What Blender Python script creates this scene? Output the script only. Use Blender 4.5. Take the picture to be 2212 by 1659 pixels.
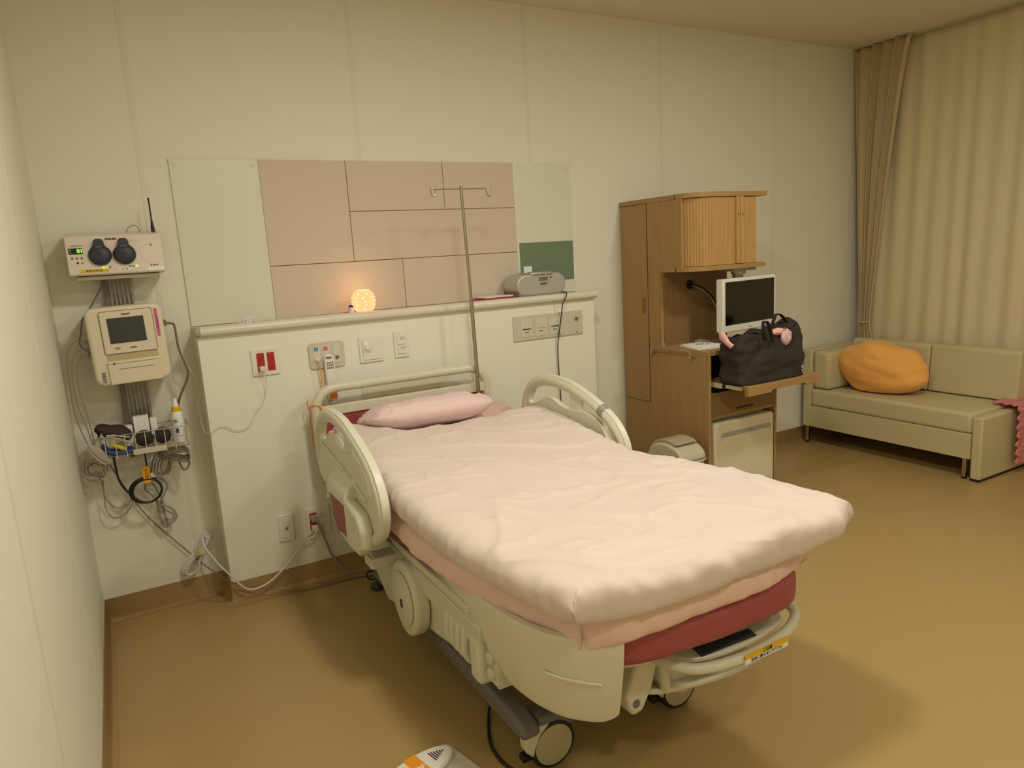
import bpy, bmesh, math, random
from math import sin, cos, pi, radians as R
from mathutils import Vector, Matrix, noise
random.seed(7)
scn = bpy.context.scene
col = scn.collection
for o in list(bpy.data.objects): bpy.data.objects.remove(o)

# ---------------------------------------------------------------- camera
yaw, pitch, roll = 0.505657, 0.181425, -0.059783
fwd = Vector((sin(yaw)*cos(pitch), cos(yaw)*cos(pitch), -sin(pitch)))
r0 = Vector((cos(yaw), -sin(yaw), 0)); u0 = r0.cross(fwd)
rr = cos(roll)*r0 + sin(roll)*u0; uu = -sin(roll)*r0 + cos(roll)*u0
cam = bpy.data.objects.new('camera', bpy.data.cameras.new('camera'))
col.objects.link(cam)
cam.matrix_world = Matrix(((rr.x, uu.x, -fwd.x, .21682), (rr.y, uu.y, -fwd.y, -3.45047), (rr.z, uu.z, -fwd.z, 1.5), (0, 0, 0, 1)))
cam.data.sensor_fit = 'HORIZONTAL'; cam.data.sensor_width = 36
cam.data.lens = 36*1520.325/2212
cam.data.clip_start = .02
scn.camera = cam

# ---------------------------------------------------------------- world, lights, exposure
w = bpy.data.worlds.new('world'); scn.world = w; w.use_nodes = True
w.node_tree.nodes['Background'].inputs[0].default_value = (.02, .02, .025, 1)
w.node_tree.nodes['Background'].inputs[1].default_value = .2
scn.view_settings.view_transform = 'Standard'
scn.view_settings.look = 'None'
scn.view_settings.exposure = 0.0
scn.view_settings.gamma = 1
scn.view_settings.use_curve_mapping = False
WARM = (1.0, .965, .85)
def lamp(x, y, e, size=.22, spread=180):
    l = bpy.data.lights.new('ceiling_downlight', 'AREA'); l.shape = 'DISK'; l.size = size
    l.energy = e; l.color = WARM; l.spread = R(spread)
    o = bpy.data.objects.new('ceiling_downlight_lamp', l); o.location = (x, y, 2.765); col.objects.link(o)
LIGHTS = [(1.2, -2.0, 23, .3), (3.1, -2.1, 20, .3), (1.2, -3.7, 13, .3), (3.1, -3.8, 11, .3)]
for a in LIGHTS: lamp(*a)

# ---------------------------------------------------------------- materials
MATS = {}
def srgb(c):
    return tuple((v/255/12.92 if v/255 <= .04045 else ((v/255+.055)/1.055)**2.4) for v in c) + (1,)
def mat(name, c, rough=.5, metal=0, bump=0, scale=200, var=0, vscale=8, spec=.5, emit=None, estr=0, sheen=0, stretch=None, coat=0):
    if name in MATS: return MATS[name]
    m = bpy.data.materials.new(name); m.use_nodes = True; MATS[name] = m
    nt = m.node_tree; b = nt.nodes['Principled BSDF']
    rgb = srgb(c)
    b.inputs['Base Color'].default_value = rgb
    b.inputs['Roughness'].default_value = rough; b.inputs['Metallic'].default_value = metal
    b.inputs['Specular IOR Level'].default_value = spec
    if sheen: b.inputs['Sheen Weight'].default_value = sheen
    if coat: b.inputs['Coat Weight'].default_value = coat; b.inputs['Coat Roughness'].default_value = .25
    if emit:
        b.inputs['Emission Color'].default_value = srgb(emit); b.inputs['Emission Strength'].default_value = estr
    tc = nt.nodes.new('ShaderNodeTexCoord')
    src = tc.outputs['Object']
    if stretch:
        mp = nt.nodes.new('ShaderNodeMapping'); mp.inputs['Scale'].default_value = stretch
        nt.links.new(src, mp.inputs[0]); src = mp.outputs[0]
    if bump:
        n = nt.nodes.new('ShaderNodeTexNoise'); n.inputs['Scale'].default_value = scale; n.inputs['Detail'].default_value = 3
        nt.links.new(src, n.inputs['Vector'])
        bp = nt.nodes.new('ShaderNodeBump'); bp.inputs['Strength'].default_value = bump; bp.inputs['Distance'].default_value = .002
        nt.links.new(n.outputs['Fac'], bp.inputs['Height']); nt.links.new(bp.outputs[0], b.inputs['Normal'])
    if var:
        n = nt.nodes.new('ShaderNodeTexNoise'); n.inputs['Scale'].default_value = vscale; n.inputs['Detail'].default_value = 4
        nt.links.new(src, n.inputs['Vector'])
        mx = nt.nodes.new('ShaderNodeMix'); mx.data_type = 'RGBA'
        mx.inputs['A'].default_value = tuple(v*(1-var) for v in rgb[:3])+(1,)
        mx.inputs['B'].default_value = tuple(min(1, v*(1+var)) for v in rgb[:3])+(1,)
        nt.links.new(n.outputs['Fac'], mx.inputs['Factor']); nt.links.new(mx.outputs['Result'], b.inputs['Base Color'])
    return m
WALL = mat('wall_vinyl', (232, 228, 212), .75, bump=.25, scale=350)
CEIL = mat('ceiling_board', (226, 218, 196), .85, bump=.2, scale=250)
FLOOR = mat('floor_sheet_vinyl', (175, 149, 96), .32, bump=.04, scale=60, var=.035, vscale=160, spec=.45)
BASE = mat('baseboard_vinyl', (166, 136, 90), .4, bump=.05, scale=80)
JOIN = mat('joint_strip', (226, 222, 205), .7)
DADO = mat('dado_panel_white', (236, 233, 218), .6, bump=.2, scale=300)
RAIL = mat('bumper_rail', (222, 214, 196), .35)
PALE = mat('panel_pale_green', (222, 221, 202), .35, bump=.1, scale=300)
PINK = mat('panel_beige_pink', (212, 196, 178), .6, bump=.35, scale=120, stretch=(1, 1, 14), var=.03, vscale=90)
GREEN = mat('board_green', (112, 132, 104), .7, bump=.1)
GROOVE = mat('groove_dark', (150, 118, 88), .8)
WHITE = mat('plastic_white', (232, 228, 216), .4)
CREAM = mat('bed_plastic_cream', (222, 219, 196), .38, bump=.03, scale=150)
CREAM2 = mat('bed_metal_cream', (216, 212, 188), .35)
IVORY = mat('monitor_ivory', (226, 216, 188), .42)
HUBW = mat('hub_white', (228, 216, 202), .4)
RED = mat('mattress_red', (160, 74, 78), .42, bump=.1, scale=250)
MAROON = mat('insert_maroon', (150, 76, 72), .5, bump=.1, scale=200)
SKT = mat('socket_red', (178, 36, 30), .45)
GREYB = mat('base_grey', (110, 109, 104), .5)
DGREY = mat('dark_grey_plastic', (66, 66, 66), .5)
BLACK = mat('black_plastic', (22, 21, 20), .45)
RUBBER = mat('black_rubber', (30, 29, 30), .6)
CHROME = mat('chrome', (200, 195, 180), .22, metal=1)
STEEL = mat('brushed_steel', (172, 165, 148), .35, metal=1)
ALU = mat('aluminium_rail', (165, 162, 150), .45, metal=.7)
DUVET = mat('duvet_cotton', (221, 205, 195), .85, bump=.15, scale=500, sheen=.2)
SHEETP = mat('blanket_pink', (232, 198, 184), .85, bump=.15, scale=500, sheen=.2)
PILLOW = mat('pillow_pink', (234, 204, 204), .85, bump=.15, scale=500, sheen=.2)
FIT = mat('fitted_sheet_pink', (224, 184, 180), .85, bump=.15, scale=500)
SOFA = mat('sofa_vinyl', (204, 192, 150), .48, bump=.12, scale=260)
ORANGE = mat('cushion_orange', (250, 182, 92), .85, bump=.2, scale=300, sheen=.2)
BAG = mat('bag_black_nylon', (46, 38, 34), .8, bump=.35, scale=240)
PINKC = mat('pink_towel', (240, 186, 180), .8, bump=.2, scale=100)
CURT = mat('curtain_fabric', (220, 206, 168), .8, bump=.25, scale=180, stretch=(1, 1, .12), var=.05, vscale=40)
CURT2 = mat('drape_fabric', (206, 186, 146), .8, bump=.25, scale=180, stretch=(1, 1, .12), var=.06, vscale=40)
PURPLE = mat('throw_pink_knit', (214, 134, 138), .9, bump=.8, scale=90)
ORG = mat('cord_orange', (238, 152, 34), .5)
ORB = mat('button_orange', (236, 132, 24), .5)
GREYC = mat('cable_grey', (150, 142, 126), .5)
GREYC2 = mat('cable_grey_pale', (176, 166, 150), .5)
WHITEC = mat('cable_white', (222, 214, 206), .45)
BROWNC = mat('cable_brown', (128, 112, 96), .5)
TANC = mat('cable_taupe', (118, 108, 90), .5)
YEL = mat('label_yellow', (232, 186, 20), .6)
LABW = mat('label_white', (240, 240, 236), .5)
SCREEN = mat('screen_off', (62, 62, 64), .25)
TVS = mat('tv_screen_off', (10, 9, 8), .15)
TVF = mat('tv_white', (236, 234, 222), .3)
INK = mat('ink_dark', (50, 48, 54), .7)
INKG = mat('ink_grey', (120, 116, 110), .7)
BIN = mat('bin_greige', (200, 192, 166), .45)
BIN2 = mat('bin_lid', (178, 166, 136), .45)
FRIDGE = mat('fridge_white', (222, 214, 186), .4)
FRIDGS = mat('fridge_seal', (120, 150, 125), .5)
SILV = mat('radio_silver', (186, 184, 176), .35, metal=.25)
SILD = mat('radio_grey', (140, 138, 128), .45)
NAVY = mat('transducer_navy', (52, 54, 66), .5)
BLUE = mat('strap_blue', (44, 72, 120), .7, bump=.3)
LGREY = mat('plate_grey', (206, 198, 178), .45)
CYAN = mat('mark_blue', (60, 160, 190), .5)
PNK = mat('label_pink', (216, 92, 150), .5)
GLED = mat('led_green', (20, 60, 10), .5, emit=(120, 255, 40), estr=2.5)
YLED = mat('led_yellow', (80, 60, 10), .5, emit=(240, 200, 40), estr=1.2)
OLED = mat('led_amber', (120, 60, 10), .5, emit=(255, 170, 50), estr=3)
CLEAR = mat('clear_plastic', (226, 218, 214), .2)
BOTTLE = mat('bottle_blue_glass', (38, 34, 84), .2)
PAPER = mat('paper_white', (232, 228, 214), .6)
def wood(name, c1, c2, rough=.5):
    m = bpy.data.materials.new(name); m.use_nodes = True; nt = m.node_tree; b = nt.nodes['Principled BSDF']
    tc = nt.nodes.new('ShaderNodeTexCoord'); mp = nt.nodes.new('ShaderNodeMapping'); mp.inputs['Scale'].default_value = (14, 14, .5)
    n = nt.nodes.new('ShaderNodeTexNoise'); n.inputs['Scale'].default_value = 6; n.inputs['Detail'].default_value = 8; n.inputs['Roughness'].default_value = .65
    cr = nt.nodes.new('ShaderNodeValToRGB'); cr.color_ramp.elements[0].position = .3; cr.color_ramp.elements[1].position = .7
    cr.color_ramp.elements[0].color = srgb(c1); cr.color_ramp.elements[1].color = srgb(c2)
    nt.links.new(tc.outputs['Object'], mp.inputs[0]); nt.links.new(mp.outputs[0], n.inputs['Vector'])
    nt.links.new(n.outputs['Fac'], cr.inputs[0]); nt.links.new(cr.outputs[0], b.inputs['Base Color'])
    b.inputs['Roughness'].default_value = rough
    return m
WOOD = wood('wood_light_oak', (158, 124, 76), (176, 140, 88))
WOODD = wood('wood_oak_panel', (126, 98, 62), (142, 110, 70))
TAMB = wood('wood_tambour', (176, 136, 82), (196, 154, 96), .4)

# ---------------------------------------------------------------- mesh helpers
class MB:
    def __init__(s): s.v = []; s.f = []; s.M = None
    def add(s, vs, fs):
        n = len(s.v)
        s.v += [tuple(s.M @ Vector(p)) if s.M else tuple(p) for p in vs]
        s.f += [tuple(i+n for i in f) for f in fs]
        return s
    def box(s, x0, x1, y0, y1, z0, z1):
        return s.add([(x0, y0, z0), (x1, y0, z0), (x1, y1, z0), (x0, y1, z0), (x0, y0, z1), (x1, y0, z1), (x1, y1, z1), (x0, y1, z1)],
                     [(0, 3, 2, 1), (4, 5, 6, 7), (0, 1, 5, 4), (1, 2, 6, 5), (2, 3, 7, 6), (3, 0, 4, 7)])
    def sweep(s, pts, r, n=8, closed=False, cap=True):
        pts = [Vector(p) for p in pts]; N = len(pts); rs = r if isinstance(r, (list, tuple)) else [r]*N
        vs = []; up = None
        for i, p in enumerate(pts):
            a = pts[(i-1) % N] if (closed or i > 0) else p; b = pts[(i+1) % N] if (closed or i < N-1) else p
            t = (b-a).normalized() if (b-a).length > 1e-9 else Vector((0, 0, 1))
            if up is None:
                up = Vector((0, 0, 1)) if abs(t.z) < .9 else Vector((1, 0, 0))
            up = (up - t*up.dot(t))
            up = up.normalized() if up.length > 1e-6 else t.orthogonal().normalized()
            sd = t.cross(up)
            for k in range(n):
                an = 2*pi*k/n; vs.append(p + (up*cos(an)+sd*sin(an))*rs[i])
        fs = []
        for i in range(N if closed else N-1):
            j = (i+1) % N
            for k in range(n): fs.append((i*n+k, i*n+(k+1) % n, j*n+(k+1) % n, j*n+k))
        if cap and not closed: fs += [tuple(range(n))[::-1], tuple(range((N-1)*n, N*n))]
        return s.add(vs, fs)
    def tube(s, pts, r, n=8, sub=6, closed=False):
        return s.sweep(smooth(pts, sub, closed), r, n, closed)
    def cyl(s, a, b, r, n=20, r2=None):
        return s.sweep([a, b], [r, r if r2 is None else r2], n)
    def lathe(s, c, prof, n=28, axis='z'):
        vs = []; 
        for (r, h) in prof:
            for k in range(n):
                a = 2*pi*k/n; p = (r*cos(a), r*sin(a), h)
                if axis == 'x': p = (h, p[0], p[1])
                if axis == 'y': p = (p[0], h, p[1])
                vs.append((c[0]+p[0], c[1]+p[1], c[2]+p[2]))
        fs = [(i*n+k, i*n+(k+1) % n, (i+1)*n+(k+1) % n, (i+1)*n+k) for i in range(len(prof)-1) for k in range(n)]
        fs += [tuple(range(n))[::-1], tuple(range((len(prof)-1)*n, len(prof)*n))]
        return s.add(vs, fs)
    def prism(s, poly, axis, a, b, hole=None):
        """2-D polygon extruded along axis from a to b; plane coords are the other two axes in order."""
        def P(q, h):
            return {'x': (h, q[0], q[1]), 'y': (q[0], h, q[1]), 'z': (q[0], q[1], h)}[axis]
        n = len(poly)
        if not hole:
            return s.add([P(q, a) for q in poly]+[P(q, b) for q in poly],
                         [tuple(range(n))[::-1], tuple(range(n, 2*n))]+[(i, (i+1) % n, n+(i+1) % n, n+i) for i in range(n)])
        m = len(hole); bm = bmesh.new(); es = []
        for loop in (poly, hole):
            vv = [bm.verts.new(P(q, a)) for q in loop]; es += [bm.edges.new((vv[i], vv[(i+1) % len(vv)])) for i in range(len(vv))]
        bmesh.ops.triangle_fill(bm, edges=es, use_beauty=True)
        bm.verts.index_update(); base = [tuple(v.co) for v in bm.verts]; tri = [tuple(v.index for v in f.verts) for f in bm.faces]
        bm.free(); L = n+m; d = Vector(P((0, 0), b))-Vector(P((0, 0), a))
        vs = base+[tuple(Vector(p)+d) for p in base]
        fs = tri+[tuple(i+L for i in t) for t in tri]
        fs += [(i, (i+1) % n, L+(i+1) % n, L+i) for i in range(n)]
        fs += [(n+i, n+(i+1) % m, L+n+(i+1) % m, L+n+i) for i in range(m)]
        return s.add(vs, fs)
    def grid(s, fn, nu, nv, closed_u=False):
        vs = [fn(i/(nu if closed_u else nu-1), j/(nv-1)) for j in range(nv) for i in range(nu)]
        fs = []
        for j in range(nv-1):
            for i in range(nu if closed_u else nu-1):
                k = (i+1) % nu; fs.append((j*nu+i, j*nu+k, (j+1)*nu+k, (j+1)*nu+i))
        return s.add(vs, fs)
def smooth(pts, sub=6, closed=False):
    P = [Vector(p) for p in pts]; n = len(P); out = []
    for i in range(n if closed else n-1):
        p0 = P[(i-1) % n] if (closed or i) else P[0]; p1 = P[i]; p2 = P[(i+1) % n]; p3 = P[(i+2) % n] if (closed or i+2 < n) else P[-1]
        for k in range(sub):
            t = k/sub; out.append(.5*((2*p1)+(p2-p0)*t+(2*p0-5*p1+4*p2-p3)*t*t+(3*p1-p0-3*p2+p3)*t**3))
    if not closed: out.append(P[-1])
    return out
def rpoly(x0, x1, z0, z1, r, n=6):
    out = []
    for cx, cz, a0 in ((x1-r, z1-r, 0), (x0+r, z1-r, 90), (x0+r, z0+r, 180), (x1-r, z0+r, 270)):
        for k in range(n+1):
            a = R(a0+90*k/n); out.append((cx+r*cos(a), cz+r*sin(a)))
    return out
def origin_of(p):
    v = Vector((0, 0, 0))
    while p: v += p.location; p = p.parent
    return v
def obj(name, mb, m, parent=None, bevel=0, seg=2, sm=True, subd=0, label=None, ang=40, solid=0, weld=0):
    me = bpy.data.meshes.new(name)
    if parent: org = origin_of(parent)
    else:
        xs = [v[0] for v in mb.v]; ys = [v[1] for v in mb.v]; zs = [v[2] for v in mb.v]
        org = Vector(((min(xs)+max(xs))/2, (min(ys)+max(ys))/2, min(zs)))
    me.from_pydata([tuple(Vector(v)-org) for v in mb.v], [], mb.f)
    bm = bmesh.new(); bm.from_mesh(me)
    if weld: bmesh.ops.remove_doubles(bm, verts=bm.verts, dist=weld)
    bmesh.ops.recalc_face_normals(bm, faces=bm.faces); bm.to_mesh(me); bm.free()
    me.materials.append(m)
    if sm:
        me.polygons.foreach_set('use_smooth', [True]*len(me.polygons)); me.set_sharp_from_angle(angle=R(ang))
    o = bpy.data.objects.new(name, me); col.objects.link(o)
    if parent: o.parent = parent
    else: o.location = org
    if solid:
        k = o.modifiers.new('solid', 'SOLIDIFY'); k.thickness = solid; k.offset = 0
    if bevel:
        k = o.modifiers.new('bevel', 'BEVEL'); k.width = bevel; k.segments = seg; k.limit_method = 'ANGLE'; k.angle_limit = R(35); k.harden_normals = False
    if subd:
        k = o.modifiers.new('sub', 'SUBSURF'); k.levels = subd; k.render_levels = subd
    if label: o['label'] = label
    return o
def thing(name, label, cat, loc=(0, 0, 0), group=None):
    o = bpy.data.objects.new(name, None); col.objects.link(o); o.location = loc; o.empty_display_size = .05
    o['label'] = label; o['category'] = cat
    if group: o['group'] = group
    return o
def tag(o, label, cat, group=None):
    o['label'] = label; o['category'] = cat
    if group: o['group'] = group
    return o
def struct(name, mb, m, **k):
    o = obj(name, mb, m, **k); o['kind'] = 'structure'; return o
def text(name, s, m, parent, loc, size, rot=(90, 0, 0), align='CENTER', ext=.0004, M=None, bold=0):
    c = bpy.data.curves.new('t', 'FONT'); c.body = s; c.size = size; c.extrude = ext; c.align_x = align; c.align_y = 'CENTER'; c.offset = bold
    t = bpy.data.objects.new('t', c); me = bpy.data.meshes.new_from_object(t); bpy.data.objects.remove(t)
    E = Matrix.Translation(loc) @ (Matrix.Rotation(R(rot[2]), 4, 'Z') @ Matrix.Rotation(R(rot[1]), 4, 'Y') @ Matrix.Rotation(R(rot[0]), 4, 'X'))
    if M: E = M @ E
    me.transform(Matrix.Translation(-origin_of(parent)) @ E)
    me.materials.clear(); me.materials.append(m); me.name = name
    o = bpy.data.objects.new(name, me); col.objects.link(o); o.parent = parent
    return o
def rotM(c, deg, axis='Z'):
    return Matrix.Translation(c) @ Matrix.Rotation(R(deg), 4, axis) @ Matrix.Translation(-Vector(c))

# ---------------------------------------------------------------- room shell
XR, YB, H = 5.22, -4.7, 2.8
struct('floor', MB().box(-.1, XR+.1, YB-.1, .1, -.1, 0), FLOOR)
struct('ceiling', MB().box(-.1, XR+.1, YB-.1, .1, H, H+.1), CEIL)
struct('wall_back', MB().box(-.1, XR+.1, 0, .1, 0, H), WALL)
struct('wall_left', MB().box(-.1, 0, YB, 0, 0, H), WALL)
struct('wall_right', MB().box(XR, XR+.1, YB, 0, 0, H), WALL)
struct('wall_front', MB().box(-.1, XR+.1, YB-.1, YB, 0, H), WALL)
def base(name, pts):
    """coved vinyl skirting along a wall line: pts are ((x,y),(nx,ny)) ends"""
    mb = MB(); prof = [(0, .104), (.003, .104), (.004, .03), (.008, .014), (.02, .004), (.034, .0008), (0, .0008)]
    vs = []
    for (x, y), (nx, ny) in pts:
        vs += [(x+nx*a, y+ny*a, h) for a, h in prof]
    n = len(prof); fs = []
    for i in range(len(pts)-1): fs += [(i*n+k, i*n+(k+1) % n, (i+1)*n+(k+1) % n, (i+1)*n+k) for k in range(n)]
    fs += [tuple(range(n)), tuple(range((len(pts)-1)*n, len(pts)*n))]
    mb.add(vs, fs); return struct(name, mb, BASE, ang=60)
DX0, DX1, DY = .508, 2.588, -.182
base('baseboard_left', [((0, 0), (1, -1)), ((0, YB), (1, 1))])
base('baseboard_back', [((0, 0), (1, -1)), ((DX0, 0), (-1, -1)), ((DX0, DY), (-1, -1)), ((DX1, DY), (1, -1)), ((DX1, 0), (1, -1)), ((XR, 0), (-1, -1))])
base('baseboard_right', [((XR, 0), (-1, -1)), ((XR, YB), (-1, 1))])
k = 1
for x in (.4, 1.36, 2.325, 3.27, 4.265):
    struct('trim_%d' % k, MB().box(x-.011, x+.011, -.0015, .001, .104, H), JOIN, bevel=.0006); k += 1
for y in (-.9, -1.87, -2.83):
    struct('trim_%d' % k, MB().box(-.001, .0015, y-.011, y+.011, .104, H), JOIN, bevel=.0006); k += 1

# service dado (boxed-out panel) with its bumper rail
dado = thing('headwall_dado', 'white boxed-out service wall panel at half height behind the bed head', 'wall panel', (1.55, -.09, .0))
obj('panel', MB().box(DX0, 2.318, DY, 0, .104, 1.255), DADO, dado, bevel=.002)
obj('panel', MB().box(2.321, DX1, DY, 0, .104, 1.255), DADO, dado, bevel=.002)
obj('top_shelf', MB().box(DX0, DX1, -.17, 0, 1.255, 1.266), RAIL, dado, bevel=.001)
rl = [(-.168, 1.234), (-.168, 1.268), (-.176, 1.2745), (-.19, 1.276), (-.204, 1.272), (-.212, 1.262), (-.214, 1.252), (-.21, 1.24), (-.2, 1.233), (-.185, 1.231)]
obj('bumper_rail', MB().prism(rl, 'x', DX0+.012, DX1-.006), RAIL, dado, bevel=.002, label='beige rounded rail along the top front edge')
obj('end_cap', MB().prism([(y*1.0-.001, z) for y, z in rl], 'x', DX0-.008, DX0+.012), mat('rail_cap', (176, 164, 140), .5), dado, bevel=.003)
obj('end_cap', MB().prism([(y*1.0-.001, z) for y, z in rl], 'x', DX1-.006, DX1+.008), RAIL, dado, bevel=.004)
obj('pale_plate', MB().prism(rpoly(1.2, 1.63, .86, .945, .004), 'y', -.187, DY), mat('plate_ivory', (232, 226, 196), .5), dado, bevel=.001)  # thin ivory rectangle, yellower than the dado around it

# decorative panel above the dado
pan = thing('wall_panel', 'wide decorative wall panel, beige-pink middle between two pale green glossy ends', 'wall panel', (1.55, -.004, 1.27))
obj('pale_section', MB().box(.507, .876, -.008, 0, 1.268, 1.99), PALE, pan, bevel=.0015, label='pale green glossy left end')
obj('pale_section', MB().box(2.205, 2.582, -.008, 0, 1.268, 1.99), PALE, pan, bevel=.0015, label='pale green glossy right end')
for (a, b, c, d) in ((.877, 1.278, 1.514, 1.99), (1.281, 1.786, 1.754, 1.99), (1.789, 2.204, 1.754, 1.99), (1.281, 2.204, 1.515, 1.751), (.877, 1.529, 1.268, 1.511), (1.532, 2.204, 1.268, 1.512)):
    obj('board', MB().box(a, b, -.008, -.002, c, d), PINK, pan, bevel=.0012)
obj('backing', MB().box(.877, 2.204, -.003, 0, 1.268, 1.99), GROOVE, pan)
for x, z in ((.53, 1.965), (.85, 1.965), (2.235, 1.965), (2.555, 1.965)):
    obj('screw_cap', MB().lathe((x, -.008, z), [(.008, 0), (.008, -.002), (.005, -.004), (.0, -.004)], 14, 'y'), PALE, pan)
gb = thing('notice_board', 'green rectangular felt board on the pale right end of the wall panel', 'board', (2.4, -.011, 1.345))
obj('board', MB().box(2.222, 2.578, -.0125, -.0085, 1.342, 1.56), GREEN, gb, bevel=.001)
tag(obj('card', MB().box(2.238, 2.292, -.0145, -.0128, 1.385, 1.43), LABW), 'small blank white card at the lower left corner of the green board', 'card')
cl = thing('clear_clip', 'small clear plastic clip holder lying on the shelf at the left of the headwall', 'clip', (.735, -.1, 1.266))
obj('body', MB().box(.708, .768, -.115, -.085, 1.2665, 1.28).box(.714, .762, -.105, -.1, 1.28, 1.296), CLEAR, cl, bevel=.002)
for x in (.72, .756): obj('pin', MB().cyl((x, -.116, 1.273), (x, -.113, 1.273), .003, 10), INKG, cl)

# ---------------------------------------------------------------- wall plates
def plate(name, label, x0, x1, z0, z1, m=WHITE, r=.004, y=DY, d=.008, cat='outlet'):
    t = thing(name, label, cat, ((x0+x1)/2, y, z0))
    obj('faceplate', MB().prism(rpoly(x0, x1, z0, z1, r), 'y', y-d, y), m, t, bevel=.0025)
    return t
def socket(t, x, z, red=True, y=DY-.008, h=.042):
    m = SKT if red else WHITE
    s = obj('socket', MB().box(x-.016, x+.016, y-.003, y+.002, z-h/2, z+h/2), m, t, bevel=.001, label='red socket' if red else None)
    for zz in ((z+h/4, z-h/4) if h > .06 else (z,)):
        hol = MB(); hol.box(x-.0085, x-.0065, y-.0036, y, zz+.001, zz+.01).box(x+.0065, x+.0085, y-.0036, y, zz+.001, zz+.009).cyl((x, y-.0036, zz-.008), (x, y, zz-.008), .003, 10)
        obj('pin_holes', hol, BLACK, s)
    return s
t = plate('double_outlet', 'white double wall outlet with red sockets and one white plug, left of the call panel', .714, .834, 1.034, 1.154)
socket(t, .753, 1.095, h=.082); socket(t, .797, 1.095, h=.082)
text('mark', 'L', INKG, t, (.751, -.1905, 1.144), .009); text('mark', 'L', INKG, t, (.797, -.1905, 1.144), .009)
t = plate('nurse_call_plate', 'rounded grey nurse call wall panel with blue and pink marks', .967, 1.132, 1.032, 1.154, LGREY, .018, d=.01, cat='call panel')
obj('blue_mark', MB().box(.991, 1.009, -.1945, -.19, 1.115, 1.133), CYAN, t); obj('pink_mark', MB().box(1.035, 1.053, -.1945, -.19, 1.115, 1.133), PNK, t)
obj('module', MB().box(.985, 1.017, -.1935, -.19, 1.05, 1.14).box(1.028, 1.06, -.1935, -.19, 1.05, 1.14), mat('plate_grey2', (214, 207, 188), .45), t, bevel=.001)
obj('module', MB().box(1.076, 1.112, -.1945, -.19, 1.05, 1.14), mat('plate_grey2', (0, 0, 0)), t, bevel=.001)
obj('round_button', MB().lathe((1.094, -.194, 1.078), [(.009, 0), (.009, -.004), (.006, -.006), (0, -.006)], 16, 'y'), INKG, t)
obj('jack', MB().lathe((1.0, -.193, 1.076), [(.011, 0), (.011, -.006), (.007, -.02), (0, -.02)], 16, 'y'), WHITE, t)
t = plate('dimmer_switch', 'square white dimmer plate with round knob and amber pilot lamp', 1.205, 1.324, 1.032, 1.157, cat='switch')
obj('rocker', MB().box(1.222, 1.31, -.194, -.19, 1.045, 1.145), WHITE, t, bevel=.0015)
obj('module', MB().box(1.222, 1.264, -.1965, -.193, 1.082, 1.145), WHITE, t, bevel=.001)
obj('knob', MB().lathe((1.243, -.194, 1.105), [(.013, 0), (.013, -.012), (.011, -.014), (0, -.014)], 20, 'y'), WHITE, t)
obj('pilot_lamp', MB().lathe((1.238, -.196, 1.128), [(.002, 0), (.002, -.002), (0, -.002)], 8, 'y'), OLED, t)
t = plate('light_switch', 'narrow white double rocker switch plate right of the dimmer', 1.381, 1.455, 1.036, 1.164, cat='switch')
for z in (1.055, 1.102): 
    s_ = obj('rocker', MB().box(1.398, 1.44, -.194, -.19, z, z+.044), WHITE, t, bevel=.0012)
    obj('label_strip', MB().box(1.41, 1.434, -.1948, -.1938, z+.022, z+.036), LGREY, s_)
t = plate('gas_panel', 'long grey medical gas outlet panel with three flaps near the right end of the headwall', 2.052, 2.5, 1.04, 1.173, LGREY, .003, cat='gas panel')
for i, x in enumerate((2.1, 2.19, 2.28)):
    f = obj('flap', MB().box(x-.004, x+.068, -.1925, -.189, 1.058, 1.152), mat('plate_grey2', (0, 0, 0)), t, bevel=.0008)
    obj('slot', MB().box(x+.008, x+.056, -.1945, -.192, 1.099, 1.104), YEL if i == 1 else INK, f, label='yellow slot' if i == 1 else None)
    obj('label_strip', MB().box(x+.02, x+.044, -.1945, -.192, 1.082, 1.087), INKG, f)
obj('lock', MB().lathe((2.457, -.19, 1.128), [(.012, 0), (.012, -.003), (.008, -.008), (0, -.008)], 18, 'y').box(2.448, 2.466, -.202, -.197, 1.126, 1.13), STEEL, t)
obj('screw', MB().lathe((2.457, -.19, 1.052), [(.004, 0), (.004, -.002), (0, -.002)], 12, 'y'), INKG, t)
obj('divider', MB().box(2.345, 2.348, -.1915, -.189, 1.04, 1.173), INKG, t)
t = plate('aerial_socket', 'narrow white coaxial wall plate low on the headwall, left of the power outlet', .74, .81, .245, .374, cat='outlet')
obj('insert', MB().box(.757, .793, -.192, -.189, .262, .357), WHITE, t, bevel=.001)
obj('coax_jack', MB().lathe((.775, -.19, .31), [(.007, 0), (.007, -.008), (.004, -.01), (0, -.01)], 16, 'y'), STEEL, t)
t = plate('double_outlet', 'white double wall outlet low beside the bed head with a white and a grey plug', .866, .981, .245, .376)
socket(t, .9, .312, h=.082); socket(t, .948, .312, False, h=.082)
for s in t.children:
    if s.name.startswith('socket') and s.data.materials[0] == WHITE: pass

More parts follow.
